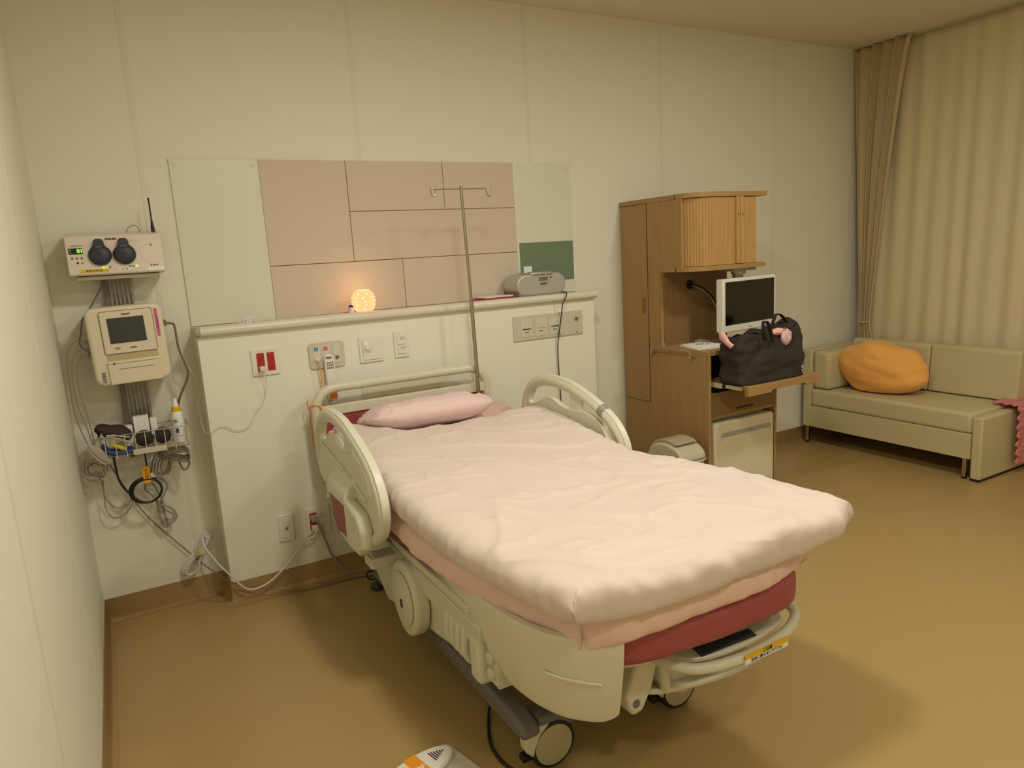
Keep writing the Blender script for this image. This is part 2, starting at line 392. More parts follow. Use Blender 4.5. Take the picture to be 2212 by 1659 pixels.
# ---------------------------------------------------------------- cords and cables near the headwall
def cord(name, pts, r, m, label, cat='cable', sub=8, n=8, cl=False):
    return tag(obj(name, MB().tube(pts, r, n, sub, cl), m), label, cat)
def add_plug(parent, c, m, s=(.013, .03, .012), name='plug'):
    x, y, z = c
    return obj(name, MB().box(x-s[0], x+s[0], y-s[1], y, z-s[2], z+s[2]), m, parent, bevel=.004)
t = thing('charger_cord', 'thin white cord looping from the upper red outlet behind the dado edge', 'cable', (.5, -.19, 1.0))
obj('wire', MB().tube([(.754, -.222, 1.062), (.76, -.22, 1.042), (.757, -.2, .963), (.735, -.194, .905), (.704, -.192, .873), (.671, -.192, .819), (.62, -.192, .806), (.567, -.192, .835), (.538, -.192, .832), (.51, -.195, .815), (.492, -.17, .81), (.486, -.13, .83), (.484, -.1, .87), (.482, -.1, .931), (.498, -.1, .999), (.472, -.1, 1.086), (.44, -.1, 1.139), (.465, -.1, 1.199), (.49, -.09, 1.24)], .0018, 6, 8), WHITEC, t)
add_plug(t, (.754, -.193, 1.068), WHITEC, (.012, .03, .011))
t = thing('extension_lead', 'white mains cord bundled at the wall corner and plugged into the low outlet', 'cable', (.6, -.2, .1))
obj('wire', MB().tube([(.42, -.1, .33), (.424, -.16, .294), (.46, -.205, .229), (.493, -.222, .18), (.543, -.222, .103), (.589, -.222, .069), (.662, -.222, .081), (.741, -.218, .132), (.8, -.212, .185), (.849, -.21, .23), (.893, -.222, .252), (.902, -.225, .275)], .0042, 8, 8), WHITEC, t)
add_plug(t, (.901, -.193, .285), WHITEC, (.014, .036, .014))
bm_ = MB()
for i in range(4):
    a = .006*i; y = -.02-.012*i
    bm_.tube([(.40+a, y, .235), (.425+a, y, .30), (.455-a, y, .325-a), (.468-a, y, .30), (.45-a, y, .262), (.40, y, .20), (.375+a, y, .15+a), (.345+a, y, .128+a), (.322+a, y, .15), (.335+a, y, .19), (.37+a, y, .225)], .0042, 8, 6, True)
obj('coil', bm_, WHITEC, t)
obj('tie', MB().box(.385, .43, -.07, -.012, .228, .240), mat('twist_tie', (206, 190, 130), .6), t, bevel=.003)
t = thing('bed_power_cord', 'grey mains cord running from the low outlet to the floor under the bed', 'cable', (1.0, -.22, 0))
obj('wire', MB().tube([(.905, -.225, .33), (.921, -.223, .285), (.942, -.215, .209), (.967, -.215, .125), (1.006, -.23, .06), (1.059, -.25, .012), (1.15, -.28, .007), (1.27, -.34, .007), (1.35, -.5, .03), (1.38, -.6, .12)], .0052, 8, 8), GREYC, t)
add_plug(t, (.9, -.193, .332), GREYC, (.014, .036, .014))
cord('data_cable', [(.1, -.05, .74), (.138, -.03, .636), (.177, -.02, .533), (.235, -.02, .422), (.346, -.02, .261), (.413, -.03, .17), (.475, -.12, .125), (.498, -.2, .125), (.582, -.212, .085), (.68, -.222, .04), (.806, -.24, .006), (.96, -.25, .005), (1.098, -.27, .005), (1.27, -.36, .005), (1.36, -.5, .02)], .0026, BROWNC, 'thin brown cable running from under the wire basket along the skirting to the bed')
t = thing('extension_tap', 'dark grey power tap with looped lead lying on the floor under the bed head', 'power strip', (1.14, -.38, 0))
mb = MB(); mb.M = rotM((1.14, -.4, 0), 35); mb.box(1.07, 1.21, -.43, -.38, .001, .032)
obj('body', mb, DGREY, t, bevel=.009)
obj('lead', MB().tube([(1.2, -.36, .02), (1.16, -.3, .03), (1.1, -.31, .04), (1.09, -.36, .03), (1.12, -.38, .028)], .004), BLACK, t)
# call handset on its hook, with orange cords
t = thing('call_handset', 'white nurse call handset with orange end hanging from the call panel', 'handset', (1.05, -.2, .9))
hp = [(1.027, 1.075), (1.03, 1.09), (1.046, 1.098), (1.066, 1.096), (1.074, 1.082), (1.078, .98), (1.076, .895), (1.07, .882), (1.034, .882), (1.03, .895)]
obj('body', MB().prism([(x, z) for x, z in hp], 'y', -.216, -.194), WHITE, t, bevel=.006)
obj('clip_slot', MB().box(1.035, 1.062, -.2175, -.215, 1.076, 1.087), INKG, t, bevel=.003)
obj('orange_button', MB().box(1.036, 1.070, -.219, -.214, .888, .93), ORB, t, bevel=.003, label='orange call button')
kp = MB()
for i in range(3):
    for j in range(4): kp.box(1.036+j*.0085, 1.0415+j*.0085, -.2172, -.2155, 1.03+i*.012, 1.038+i*.012)
obj('speaker_marks', kp, INKG, t)
obj('cord_end', MB().cyl((1.055, -.205, .884), (1.058, -.205, .866), .006, 12).cyl((1.066, -.21, .872), (1.04, -.21, .867), .006, 12), WHITE, t)
t = thing('bell_pull', 'orange bell cord knotted on the bed head post with a white pull handle', 'cord', (.94, -.25, .5))
obj('wire', MB().tube([(1.0, -.212, 1.076), (1.006, -.212, 1.028), (1.009, -.21, .962), (1.012, -.21, .896), (1.0, -.225, .87), (.98, -.25, .87), (.96, -.27, .878), (.945, -.262, .872)], .003, 6, 8), ORG, t)
obj('knot', MB().tube([(.925, -.255, .91), (.92, -.25, .885), (.93, -.258, .862), (.955, -.3, .855), (.972, -.295, .872), (.968, -.26, .9), (.958, -.252, .868), (.932, -.256, .848), (.922, -.262, .866), (.93, -.3, .886), (.96, -.31, .88), (.978, -.3, .84)], .0028, 6, 8), ORG, t)
obj('tail', MB().tube([(.932, -.256, .85), (.926, -.25, .8), (.93, -.25, .75), (.925, -.25, .71), (.932, -.25, .685), (.94, -.25, .672)], .0024, 6, 8), ORG, t)
obj('lower_loop', MB().tube([(.96, -.262, .60), (.948, -.262, .575), (.945, -.262, .54), (.955, -.262, .525), (.968, -.262, .525)], .0024, 6, 8), ORG, t)
obj('pull_handle', MB().lathe((.972, -.262, .44), [(0, -.008), (.012, -.006), (.017, 0), (.016, .008), (.009, .014), (.009, .10), (.007, .125), (0, .127)], 16), WHITE, t, label='white pull handle')
obj('orange_sleeve', MB().cyl((.99, -.264, .46), (.982, -.264, .53), .006, 10), ORB, t)

# ---------------------------------------------------------------- items on the shelf
t = thing('aroma_lamp', 'glowing orange globe aroma lamp pierced with round holes on the headwall shelf', 'lamp', (1.272, -.115, 1.266))
g = bpy.data.materials.new('lamp_ceramic_glow'); g.use_nodes = True; nt = g.node_tree
for n in list(nt.nodes):
    if n.type != 'OUTPUT_MATERIAL': nt.nodes.remove(n)
out = [n for n in nt.nodes if n.type == 'OUTPUT_MATERIAL'][0]
em = nt.nodes.new('ShaderNodeEmission'); em.inputs[0].default_value = srgb((255, 196, 138)); em.inputs[1].default_value = .8
df = nt.nodes.new('ShaderNodeBsdfTranslucent'); df.inputs[0].default_value = srgb((200, 160, 130))
a1 = nt.nodes.new('ShaderNodeAddShader'); nt.links.new(em.outputs[0], a1.inputs[0]); nt.links.new(df.outputs[0], a1.inputs[1])
nt.links.new(a1.outputs[0], out.inputs[0])
prof = [(.03, .004), (.04, .008), (.05, .022), (.0555, .04), (.057, .056), (.054, .076), (.046, .094), (.036, .105), (.031, .108), (.029, .107), (.034, .1), (.043, .09), (.051, .074), (.054, .056), (.0525, .04), (.047, .024), (.038, .011), (.0, .009)]
globe = obj('globe', MB().lathe((1.272, -.115, 1.266), prof, 40), g, t)
GLO = mat('lamp_hole_light', (255, 240, 210), .5, emit=(255, 236, 200), estr=3.5)
hb = MB(); k = 0
for row, (z, cnt) in enumerate(((.02, 7), (.038, 8), (.056, 8), (.074, 8), (.092, 7))):
    for j in range(cnt):
        a = 2*pi*(j+.5*(row % 2))/cnt + .3*row
        rad = {.02: .049, .038: .0552, .056: .0573, .074: .0545, .092: .0472}[z]
        n_ = Vector((cos(a)*rad, sin(a)*rad, (z-.056)*.8)).normalized(); p = Vector((1.272+cos(a)*rad, -.115+sin(a)*rad, 1.266+z))
        s_ = .0026 if (j+row) % 3 else .0018
        hb.cyl(p-n_*.0015, p+n_*.0008, s_, 10)
obj('pierced_holes', hb, GLO, globe, label='bright pierced holes')
obj('dish', MB().lathe((1.272, -.115, 1.266), [(.0, .104), (.026, .104), (.03, .110), (.027, .110), (.02, .106), (0, .106)], 24), mat('lamp_dish', (255, 240, 220), .3, emit=(255, 190, 110), estr=.8), t)
pl = bpy.data.lights.new('aroma_lamp_bulb', 'POINT'); pl.energy = .16; pl.color = (1, .58, .25); pl.shadow_soft_size = .02
po = bpy.data.objects.new('aroma_lamp_bulb', pl); po.location = (1.272, -.115, 1.266+.128); col.objects.link(po)
t = thing('oil_bottle', 'tiny dark blue oil bottle with white cap beside the glowing lamp', 'bottle', (1.2, -.14, 1.266))
obj('bottle', MB().lathe((1.2, -.14, 1.2665), [(.011, 0), (.0125, .002), (.0125, .034), (.011, .039), (.006, .042), (.006, .045)], 18), BOTTLE, t)
obj('cap', MB().lathe((1.2, -.14, 1.31), [(.0085, 0), (.0085, .013), (.0075, .018), (0, .018)], 18), WHITE, t)
obj('label', MB().lathe((1.2, -.14, 1.272), [(.0128, 0), (.0128, .027)], 18), PAPER, t)
cord('lamp_cord', [(1.24, -.09, 1.268), (1.15, -.05, 1.268), (1.088, -.06, 1.268), (.95, -.04, 1.268), (.80, -.03, 1.268), (.7, -.03, 1.268)], .0018, WHITEC, 'thin white lamp cord lying along the back of the headwall shelf')
# radio
t = thing('radio_player', 'silver oblong portable radio with buttons on top at the right end of the shelf', 'radio', (2.26, -.09, 1.266))
Mr = rotM((2.26, -.09, 1.3), 4)
def cap(x0, x1, z0, z1, n=10):
    r = (z1-z0)/2; out = []
    for k in range(n+1): a = R(-90+180*k/n); out.append((x1-r*1.0+r*1.0*cos(a), z0+r+r*sin(a)))
    for k in range(n+1): a = R(90+180*k/n); out.append((x0+r+r*cos(a), z0+r+r*sin(a)))
    return out
m1 = MB(); m1.M = Mr; m1.prism(cap(2.095, 2.425, 1.272, 1.39), 'y', -.16, -.02)
obj('body', m1, SILV, t, bevel=.012, seg=4)
m1 = MB(); m1.M = Mr; m1.prism(cap(2.085, 2.115, 1.278, 1.384), 'y', -.15, -.03); 
m1 = MB(); m1.M = Mr; m1.prism(cap(2.11, 2.41, 1.2665, 1.30), 'y', -.155, -.025)
obj('base', m1, SILD, t, bevel=.006)
m1 = MB(); m1.M = Mr; m1.prism([(2.19, 1.383), (2.33, 1.383), (2.335, 1.388), (2.335, 1.397), (2.18, 1.397)], 'y', -.165, -.05)
cp = obj('control_panel', m1, mat('radio_panel', (206, 202, 190), .3, metal=.5), t, bevel=.004)
m1 = MB(); m1.M = Mr
for i in range(6): m1.box(2.192+i*.023, 2.209+i*.023, -.15, -.12, 1.396, 1.401)
for i in range(3): m1.box(2.2+i*.045, 2.235+i*.045, -.167, -.163, 1.384, 1.391)
obj('buttons', m1, SILD, cp, bevel=.0015)
m1 = MB(); m1.M = Mr; m1.box(2.238, 2.298, -.1615, -.159, 1.351, 1.372); obj('display', m1, mat('lcd', (110, 116, 92), .3), t, bevel=.001)
m1 = MB(); m1.M = Mr; m1.lathe((2.318, -.16, 1.366), [(.0045, 0), (.0045, -.003), (0, -.003)], 12, 'y'); obj('knob', m1, BLACK, t)
text('maker_mark', 'SONY', INK, t, (2.27, -.1608, 1.334), .017, M=Mr, bold=.0006)
t['label'] = 'silver oblong portable radio with buttons on top at the right end of the shelf'
cord('power_lead', [(2.38, -.17, 1.275), (2.385, -.205, 1.283), (2.372, -.228, 1.262), (2.348, -.226, 1.22), (2.343, -.215, 1.161), (2.332, -.2, 1.06), (2.325, -.192, .984), (2.325, -.19, .881), (2.328, -.19, .776), (2.332, -.19, .6), (2.33, -.19, .45)], .0028, BLACK, 'black radio mains cord hanging down the headwall in front of the gas panel')
# folders
for i, (m, nm, lb) in enumerate(((PNK, 'folder', 'pink plastic folder at the bottom of the pile beside the radio'), (mat('folder_red', (176, 60, 84), .4), 'folder', 'dark pink folder in the middle of the pile beside the radio'), (PAPER, 'booklet', 'pale booklet on top of the pile beside the radio'))):
    m1 = MB(); m1.M = rotM((2.0, -.09, 1.27), -3+4*i)
    m1.box(1.905+.004*i, 2.11-.012*i, -.165+.008*i, -.025, 1.2665+.0075*i, 1.273+.0075*i)
    tag(obj(nm, m1, m, bevel=.002), lb, 'folder' if nm == 'folder' else 'booklet', 'papers beside the radio')

# ---------------------------------------------------------------- fetal monitor station
tr = thing('mounting_rail', 'vertical aluminium wall channel carrying the fetal monitoring equipment', 'rail', (.255, 0, .72))
mb = MB().box(.214, .3, -.012, 0, .73, 1.53)
for x in (.216, .232, .246, .262, .278, .294): mb.box(x-.003, x+.003, -.03, -.01, .73, 1.53)
obj('channel', mb, ALU, tr, bevel=.001)
obj('side_flange', MB().box(.19, .214, -.035, -.004, .73, 1.53), mat('rail_dark', (120, 114, 100), .5, metal=.3), tr, bevel=.001)
t = thing('telemetry_base', 'white wall telemetry receiver with two dark round transducers docked and green digits', 'medical device', (.255, -.1, 1.5))
sec = [(-.03, 1.512), (-.175, 1.517), (-.182, 1.522), (-.168, 1.64), (-.150, 1.672), (-.03, 1.69)]
obj('housing', MB().prism(sec, 'x', .085, .425), HUBW, t, bevel=.004)
obj('mount_plate', MB().box(.105, .405, -.15, -.035, 1.498, 1.513), LGREY, t, bevel=.002)
tilt = math.degrees(math.atan2(.014, .118))
def hubM(): # face plane through (y=-.182,z=1.522) to (y=-.168,z=1.64)
    return Matrix.Translation((0, -.182, 1.522)) @ Matrix.Rotation(-R(tilt), 4, 'X')
HM = hubM()
def hub(name, fn, m, parent=t, bevel=0, label=None):
    mb = MB(); mb.M = HM; fn(mb); return obj(name, mb, m, parent, bevel=bevel, label=label)
dsp = hub('display', lambda b: b.box(.095, .142, -.002, .002, .08, .103), BLACK)
for gl, x in (('0', .128), ('1', .138)): text('digit', gl, GLED, dsp, (x, -.0026, .0915), .02, M=HM, bold=.0006)
hub('indicator', lambda b: b.box(.1, .1015, -.003, 0, .095, .0975).box(.1, .1015, -.003, 0, .085, .0875), GLED, dsp)
hub('button', lambda b: [b.lathe((x, 0, .064), [(.004, 0), (.004, -.003), (0, -.003)], 10, 'y') for x in (.104, .12, .136)], INKG)
hub('button', lambda b: b.lathe((.12, 0, .046), [(.004, 0), (.004, -.003), (0, -.003)], 10, 'y'), NAVY)
hub('button', lambda b: b.lathe((.136, 0, .046), [(.004, 0), (.004, -.003), (0, -.003)], 10, 'y'), mat('btn_amber', (200, 140, 50), .5))
text('maker_mark', 'PHILIPS', INK, t, (.245, -.1805+.02, 1.656), .0125, rot=(62, 0, 0), bold=.0004)
text('model_mark', 'Avalon CTS', INKG, t, (.124, -.003, .112), .0085, M=HM)
text('note', '········ ·· ····· ··· ··', INKG, t, (.33, -.0012, .125), .008, M=HM)
for x0, led in ((.205, (GLED, YLED, INKG)), (.3, (INKG, INKG, GLED))):
    for i, m in enumerate(led): hub('led', lambda b: b.lathe((x0+i*.0115, 0, .024), [(.0035, 0), (.0035, -.002), (0, -.002)], 10, 'y'), m)
hub('led', lambda b: [b.lathe((x, 0, .024), [(.003, 0), (.003, -.002), (0, -.002)], 10, 'y') for x in (.377, .387, .397)], INK)
hub('led', lambda b: b.lathe((.385, 0, .105), [(.0035, 0), (.0035, -.002), (0, -.002)], 10, 'y'), MAROON)
hub('dock_recess', lambda b: b.lathe((.385, 0, .073), [(.042, 0), (.042, -.0015), (.0395, -.0015), (.0385, -.0005), (0, -.0005)], 36, 'y'), HUBW)
lb = hub('warning_sticker', lambda b: b.box(.122, .222, -.0012, .001, .006, .018), YEL)
text('writing', '電源OFF禁止●', INK, lb, (.172, -.0016, .012), .0085, M=HM)
hub('sticker', lambda b: b.box(.258, .3, -.0012, .001, .008, .019), LABW)
text('writing', '▲ 注意', SKT, t, (.279, -.0016, .0135), .0075, M=HM)
hub('sticker', lambda b: b.box(.362, .422, -.0012, .001, .002, .016), LABW)
tx = []
for i, (x, lb) in enumerate(((.2, 'left of two dark round transducers docked on the white telemetry receiver'), (.286, 'right of two dark round transducers docked on the white telemetry receiver'))):
    u = thing('transducer', lb, 'transducer', HM @ Vector((x, -.002, .03)), 'docked transducers')
    def f(b): b.lathe((x, 0, .072), [(.0385, 0), (.041, -.004), (.04, -.012), (.034, -.02), (.02, -.025), (0, -.026)], 36, 'y')
    hub('disc', f, NAVY, u)
    hub('grip', lambda b: b.prism([(x-.021, .1), (x-.019, .118), (x-.017, .128), (x-.01, .134), (x+.01, .134), (x+.017, .128), (x+.019, .118), (x+.021, .1)], 'y', -.022, 0), NAVY, u, bevel=.004)
    hub('centre_button', lambda b: b.lathe((x, -.024, .072), [(.005, 0), (.005, -.004), (0, -.004)], 12, 'y'), BLACK, u)
    hub('name_strip', lambda b: b.box(x-.012, x+.012, -.0235, -.02, .1, .1035).box(x-.012, x+.01, -.0245, -.02, .054, .06), INKG, u)
t2 = thing('antenna', 'slim black rod antenna standing on top of the telemetry receiver', 'antenna', (.405, -.1, 1.68))
obj('rod', MB().lathe((.405, -.1, 1.682), [(.0075, 0), (.0075, .012), (.004, .045), (.003, .05), (.003, .128), (.0035, .13), (.0035, .138), (0, .139)], 14), BLACK, t2)
cord('loop_wire', [(.303, -.07, 1.68), (.318, -.07, 1.705), (.335, -.07, 1.712), (.35, -.07, 1.706), (.358, -.07, 1.68)], .0018, GREYC, 'short grey wire arching over the top of the telemetry receiver')
cord('monitor_lead', [(.193, -.06, 1.5), (.185, -.055, 1.47), (.162, -.05, 1.432), (.134, -.05, 1.387), (.1, -.05, 1.342), (.086, -.05, 1.287), (.076, -.06, 1.24), (.11, -.08, 1.2)], .0028, TANC, 'taupe lead running from the telemetry receiver down behind the monitor')
# monitor
t = thing('fetal_monitor', 'ivory rounded fetal monitor with dark screen and paper drawer on the wall rail', 'monitor', (.255, -.03, 1.07))
MM = rotM((.25, -.12, 1.23), -1.2, 'Y')
def mon(name, fn, m, bevel=0, parent=None, seg=3, label=None):
    b = MB(); b.M = MM; fn(b); return obj(name, b, m, parent or t, bevel=bevel, seg=seg, label=label)
mon('housing', lambda b: b.prism(rpoly(.112, .39, 1.075, 1.39, .034, 8), 'y', -.2, -.05), IVORY, .014, seg=4)
mon('bracket', lambda b: b.box(.2, .32, -.055, -.03, 1.1, 1.3), ALU)
mon('bezel_line', lambda b: b.prism(rpoly(.16, .354, 1.2, 1.374, .01), 'y', -.2015, -.199, rpoly(.1615, .3525, 1.2015, 1.3725, .009)), INKG)
sb = mon('screen_bezel', lambda b: b.prism([(.163, 1.202), (.351, 1.202), (.351, 1.362), (.342, 1.371), (.172, 1.371), (.163, 1.362)], 'y', -.207, -.198), IVORY, .003)
mon('screen', lambda b: b.box(.187, .319, -.2082, -.206, 1.243, 1.345), SCREEN, parent=sb)
mon('paper_drawer', lambda b: b.box(.163, .356, -.209, -.198, 1.078, 1.172), IVORY, .004)
mon('recess', lambda b: b.box(.165, .352, -.2005, -.196, 1.174, 1.2), mat('recess_shade_ivory', (190, 178, 138), .5))  # flush strip; darker ivory paints in the shade of a recess
mon('drawer_line', lambda b: b.box(.2, .33, -.2098, -.2085, 1.138, 1.14).box(.163, .356, -.2098, -.2085, 1.162, 1.1635), INKG)
mon('drawer_lock', lambda b: b.lathe((.187, -.209, 1.163), [(.004, 0), (.004, -.002), (0, -.002)], 10, 'y'), BLACK)
mon('vent', lambda b: [b.box(.137+.0, .151, -.202, -.199, 1.09+i*.0065, 1.094+i*.0065) for i in range(7)], INKG)
pk = mon('pink_strip', lambda b: b.box(.361, .372, -.202, -.199, 1.255, 1.368), PNK)
text('writing', 'ナースコール', INK, pk, (.3665, -.2026, 1.312), .0085, rot=(90, 90, 0), M=MM)
text('maker_mark', 'PHILIPS', INK, t, (.257, -.2076, 1.357), .010, M=MM, bold=.0003)
text('writing', 'MODEL 3\nFM-30', INK, t, (.21, -.2076, 1.222), .0055, M=MM); text('writing', 'Avalon', INK, t, (.265, -.2076, 1.222), .009, M=MM, bold=.0003); text('writing', '▸ ▪', INK, t, (.3, -.2076, 1.222), .006, M=MM)
mon('side_port', lambda b: b.box(.39, .402, -.17, -.14, 1.29, 1.315), TANC, .003)
mon('port', lambda b: [b.box(.098, .114, -.14, -.11, 1.19+i*.026, 1.208+i*.026) for i in range(3)], GREYC, .003)
cord('monitor_cable', [(.4, -.155, 1.303), (.42, -.155, 1.3), (.43, -.15, 1.286), (.433, -.15, 1.197), (.444, -.15, 1.145), (.456, -.15, 1.094), (.45, -.14, 1.054), (.421, -.13, .997), (.402, -.1, .94), (.39, -.07, .86)], .0048, TANC, 'thick taupe cable curving down from the right side of the fetal monitor')
for i, (pts, lb) in enumerate((([(.1, -.125, 1.252), (.066, -.12, 1.262), (.035, -.12, 1.225), (.022, -.12, 1.148), (.018, -.12, 1.053), (.02, -.12, .957), (.04, -.12, .856), (.06, -.13, .79)], 'outermost grey lead bowing out from the left side of the fetal monitor'),
    ([(.1, -.125, 1.225), (.068, -.12, 1.222), (.042, -.12, 1.174), (.032, -.12, 1.09), (.036, -.12, .993), (.055, -.12, .892), (.07, -.13, .80)], 'middle grey lead looping out from the left side of the fetal monitor'),
    ([(.1, -.125, 1.2), (.08, -.12, 1.2), (.055, -.12, 1.15), (.05, -.12, 1.06), (.062, -.12, .95), (.072, -.13, .83)], 'innermost grey lead looping from the left side of the fetal monitor'),
    ([(.012, -.12, 1.266), (.014, -.12, 1.196), (.027, -.12, 1.128), (.047, -.12, 1.049), (.068, -.12, .968), (.085, -.12, .9), (.09, -.12, .85)], 'pale thin lead slanting across the others left of the fetal monitor'))):
    cord('sensor_lead', pts, .0024 if i < 3 else .0018, (GREYC, GREYC, GREYC, GREYC2)[i], lb)
# basket
t = thing('wire_basket', 'white wire basket on the wall rail below the fetal monitor', 'basket', (.255, -.13, .76))
X0, X1, Y0, Y1, Z0, Z1 = .088, .424, -.2, -.045, .782, .866
mb = MB()
def loop(z, i=0): return [(X0+i, Y0+i, z), (X1-i, Y0+i, z), (X1-i, Y1, z), (X0+i, Y1, z)]
rim = MB(); 
for a, b in ((0, 1), (1, 2), (2, 3), (3, 0)): p = loop(Z1); rim.cyl(p[a], p[b], .0026, 8); q = loop(Z0, .006); rim.cyl(q[a], q[b], .0016, 6)
obj('rim', rim, STEEL, t)
for k in range(9):
    x = X0+.02+k*(X1-X0-.04)/8
    mb.cyl((x, Y0, Z1), (x, Y0+.006, Z0-.012), .0018, 6).cyl((x, Y0+.006, Z0), (x, Y1, Z0), .0015, 6).cyl((x, Y1, Z0), (x, Y1, Z1), .0015, 6)
for k in range(4):
    y = Y0+.02+k*.038
    for x in (X0, X1): mb.cyl((x, y, Z1), (x+(.006 if x == X0 else -.006), y, Z0), .0015, 6)
    mb.cyl((X0+.006, y, Z0), (X1-.006, y, Z0), .0015, 6)
obj('wires', mb, mat('wire_white', (214, 206, 180), .4), t)
obj('name_plate', MB().prism(rpoly(.205, .33, .775, .799, .006), 'y', -.206, -.2015), LGREY, t, bevel=.001)
# basket contents
t = thing('gel_bottle', 'white squeeze bottle with yellow collar at the right of the wire basket', 'bottle', (.39, -.13, .786))
obj('bottle', MB().lathe((.39, -.13, .785), [(.0, 0), (.022, 0), (.024, .004), (.024, .11), (.021, .13), (.018, .136), (.0, .137)], 22), LABW, t)
obj('collar', MB().lathe((.39, -.13, .92), [(.018, 0), (.0185, .002), (.0185, .02), (.016, .022), (0, .022)], 22), YEL, t)
obj('nozzle', MB().lathe((.39, -.13, .942), [(.0125, 0), (.012, .006), (.005, .034), (.0035, .036), (0, .036)], 18), LABW, t)
obj('print', MB().box(.378, .388, -.155, -.1525, .83, .85).box(.372, .386, -.1552, -.152, .885, .888).box(.372, .39, -.1552, -.152, .877, .88), BLUE, t)
for i, (x0, x1, z1, lb) in enumerate(((.185, .215, .872, 'narrow white carton at the left of the three in the basket'), (.222, .28, .905, 'tallest white carton in the middle of the wire basket'), (.285, .31, .89, 'small white carton at the right of the three in the basket'))):
    tag(obj('carton', MB().box(x0, x1, -.125, -.09, .786, z1+.015), LABW, bevel=.001), lb, 'box', 'cartons in the basket')
for i, (x, lb) in enumerate(((.253, 'left of two black transducer pucks in the wire basket'), (.322, 'right of two black transducer pucks in the wire basket'))):
    tag(obj('transducer_puck', MB().lathe((x, -.165, .835), [(.0, .012), (.02, .012), (.03, .006), (.034, -.004), (.034, -.016), (.026, -.022), (0, -.024)], 28, 'y'), mat('puck_dark', (40, 36, 40), .5)), lb, 'transducer', 'pucks in the basket')
t = thing('cuff_pouch', 'dark folded blood pressure cuff with pale tubing at the left of the basket', 'cuff', (.13, -.13, .79))
def fp(u, v):
    a = 2*pi*u; L = (v-.5)*.13
    rr_ = .04*(1-abs(2*v-1)**3)**.5+.003
    return (.145+L*.95+.008*sin(a*2), -.135+rr_*.9*cos(a), .872-.3*L+rr_*.75*sin(a)+.004*sin(9*v+a))
obj('cuff', MB().grid(fp, 20, 16, True), mat('cuff_dark', (58, 44, 42), .8, bump=.5), t)
obj('tubing', MB().tube([(.2, -.16, .845), (.16, -.17, .86), (.115, -.165, .878), (.1, -.16, .87), (.12, -.172, .855), (.17, -.175, .84), (.21, -.18, .825)], .0035).tube([(.19, -.17, .85), (.14, -.178, .865), (.12, -.175, .868), (.13, -.178, .86), (.18, -.178, .842)], .003), mat('tubing_pale', (206, 196, 170), .5), t)
tag(obj('strap_roll', MB().tube([(.1, -.185, .83), (.12, -.16, .80), (.16, -.15, .795), (.195, -.16, .797), (.2, -.18, .79), (.15, -.185, .79), (.11, -.18, .80)], .011, 8, 5), BLUE), 'rolled blue strap at the bottom left of the wire basket', 'strap')
tag(obj('strap_roll', MB().tube([(.13, -.17, .825), (.155, -.178, .815), (.18, -.178, .80)], .009, 8, 5), mat('strap_yellow', (220, 190, 50), .7)), 'small yellow strap end lying on the blue one in the basket', 'strap')
# hanging cables below basket
t = thing('coiled_cable', 'thick black cable with a hanging coil and orange tag under the wire basket', 'cable', (.228, -.12, .53))
mb = MB()
for k in range(3):
    rx, rz = .062-.003*k, .056-.002*k
    mb.tube([(.228+.003*k+rx*cos(2*pi*i/14), -.1-.008*k, .59+rz*sin(2*pi*i/14)) for i in range(14)], .0042, 8, 4, True)
obj('coil', mb, BLACK, t)
obj('lead', MB().tube([(.13, -.12, .77), (.13, -.1, .72), (.134, -.1, .661), (.147, -.1, .62), (.172, -.1, .58), (.2, -.1, .548), (.228, -.1, .535)], .0042), BLACK, t)
obj('drop', MB().tube([(.245, -.12, .765), (.246, -.115, .73), (.247, -.11, .7), (.25, -.105, .646)], .0035), BLACK, t)
ot = obj('tag', MB().box(.226, .254, -.118, -.115, .625, .70), mat('tag_yellow_orange', (238, 172, 24), .6), t, bevel=.0005, label='orange paper tag')
text('writing', '小児用', INK, ot, (.24, -.1184, .665), .016, rot=(90, 90, 0))
obj('white_tag', MB().box(.256, .285, -.11, -.108, .645, .665), LABW, t)
t = thing('cable_bundle', 'grey cable hanging in tied loops below and right of the black coil', 'cable', (.29, -.07, .42))
obj('loops', MB().tube([(.3, -.12, .76), (.27, -.07, .70), (.257, -.06, .63), (.287, -.06, .625), (.315, -.06, .585), (.29, -.06, .535), (.273, -.06, .508), (.3, -.06, .49), (.325, -.06, .464), (.332, -.06, .43), (.31, -.06, .41), (.286, -.06, .418), (.264, -.06, .446), (.275, -.06, .496), (.25, -.06, .55), (.228, -.06, .58), (.235, -.06, .615), (.26, -.06, .6), (.285, -.06, .53), (.29, -.06, .48), (.318, -.06, .45), (.318, -.06, .425), (.296, -.06, .43), (.276, -.06, .47)], .0042), GREYC, t)
obj('strand', MB().tube([(.262, -.05, .53), (.268, -.05, .44), (.278, -.05, .395), (.292, -.05, .4), (.288, -.05, .45), (.278, -.05, .52)], .004), GREYC, t)
t = thing('looped_cable', 'thin grey cable sagging in open loops against the wall below the basket', 'cable', (.12, -.05, .48))
obj('wire', MB().tube([(.03, -.1, .77), (.016, -.09, .72), (.03, -.08, .69), (.06, -.07, .70), (.07, -.055, .62), (.074, -.05, .575), (.1, -.05, .53), (.13, -.05, .52), (.16, -.05, .535), (.175, -.05, .565), (.165, -.05, .52), (.13, -.05, .485), (.095, -.05, .482), (.072, -.05, .51), (.068, -.05, .56), (.075, -.06, .66)], .0024), GREYC, t)
t = thing('tangled_leads', 'bunched grey sensor leads gripped at the left end of the wire basket', 'cable', (.07, -.17, .7))
mb = MB()
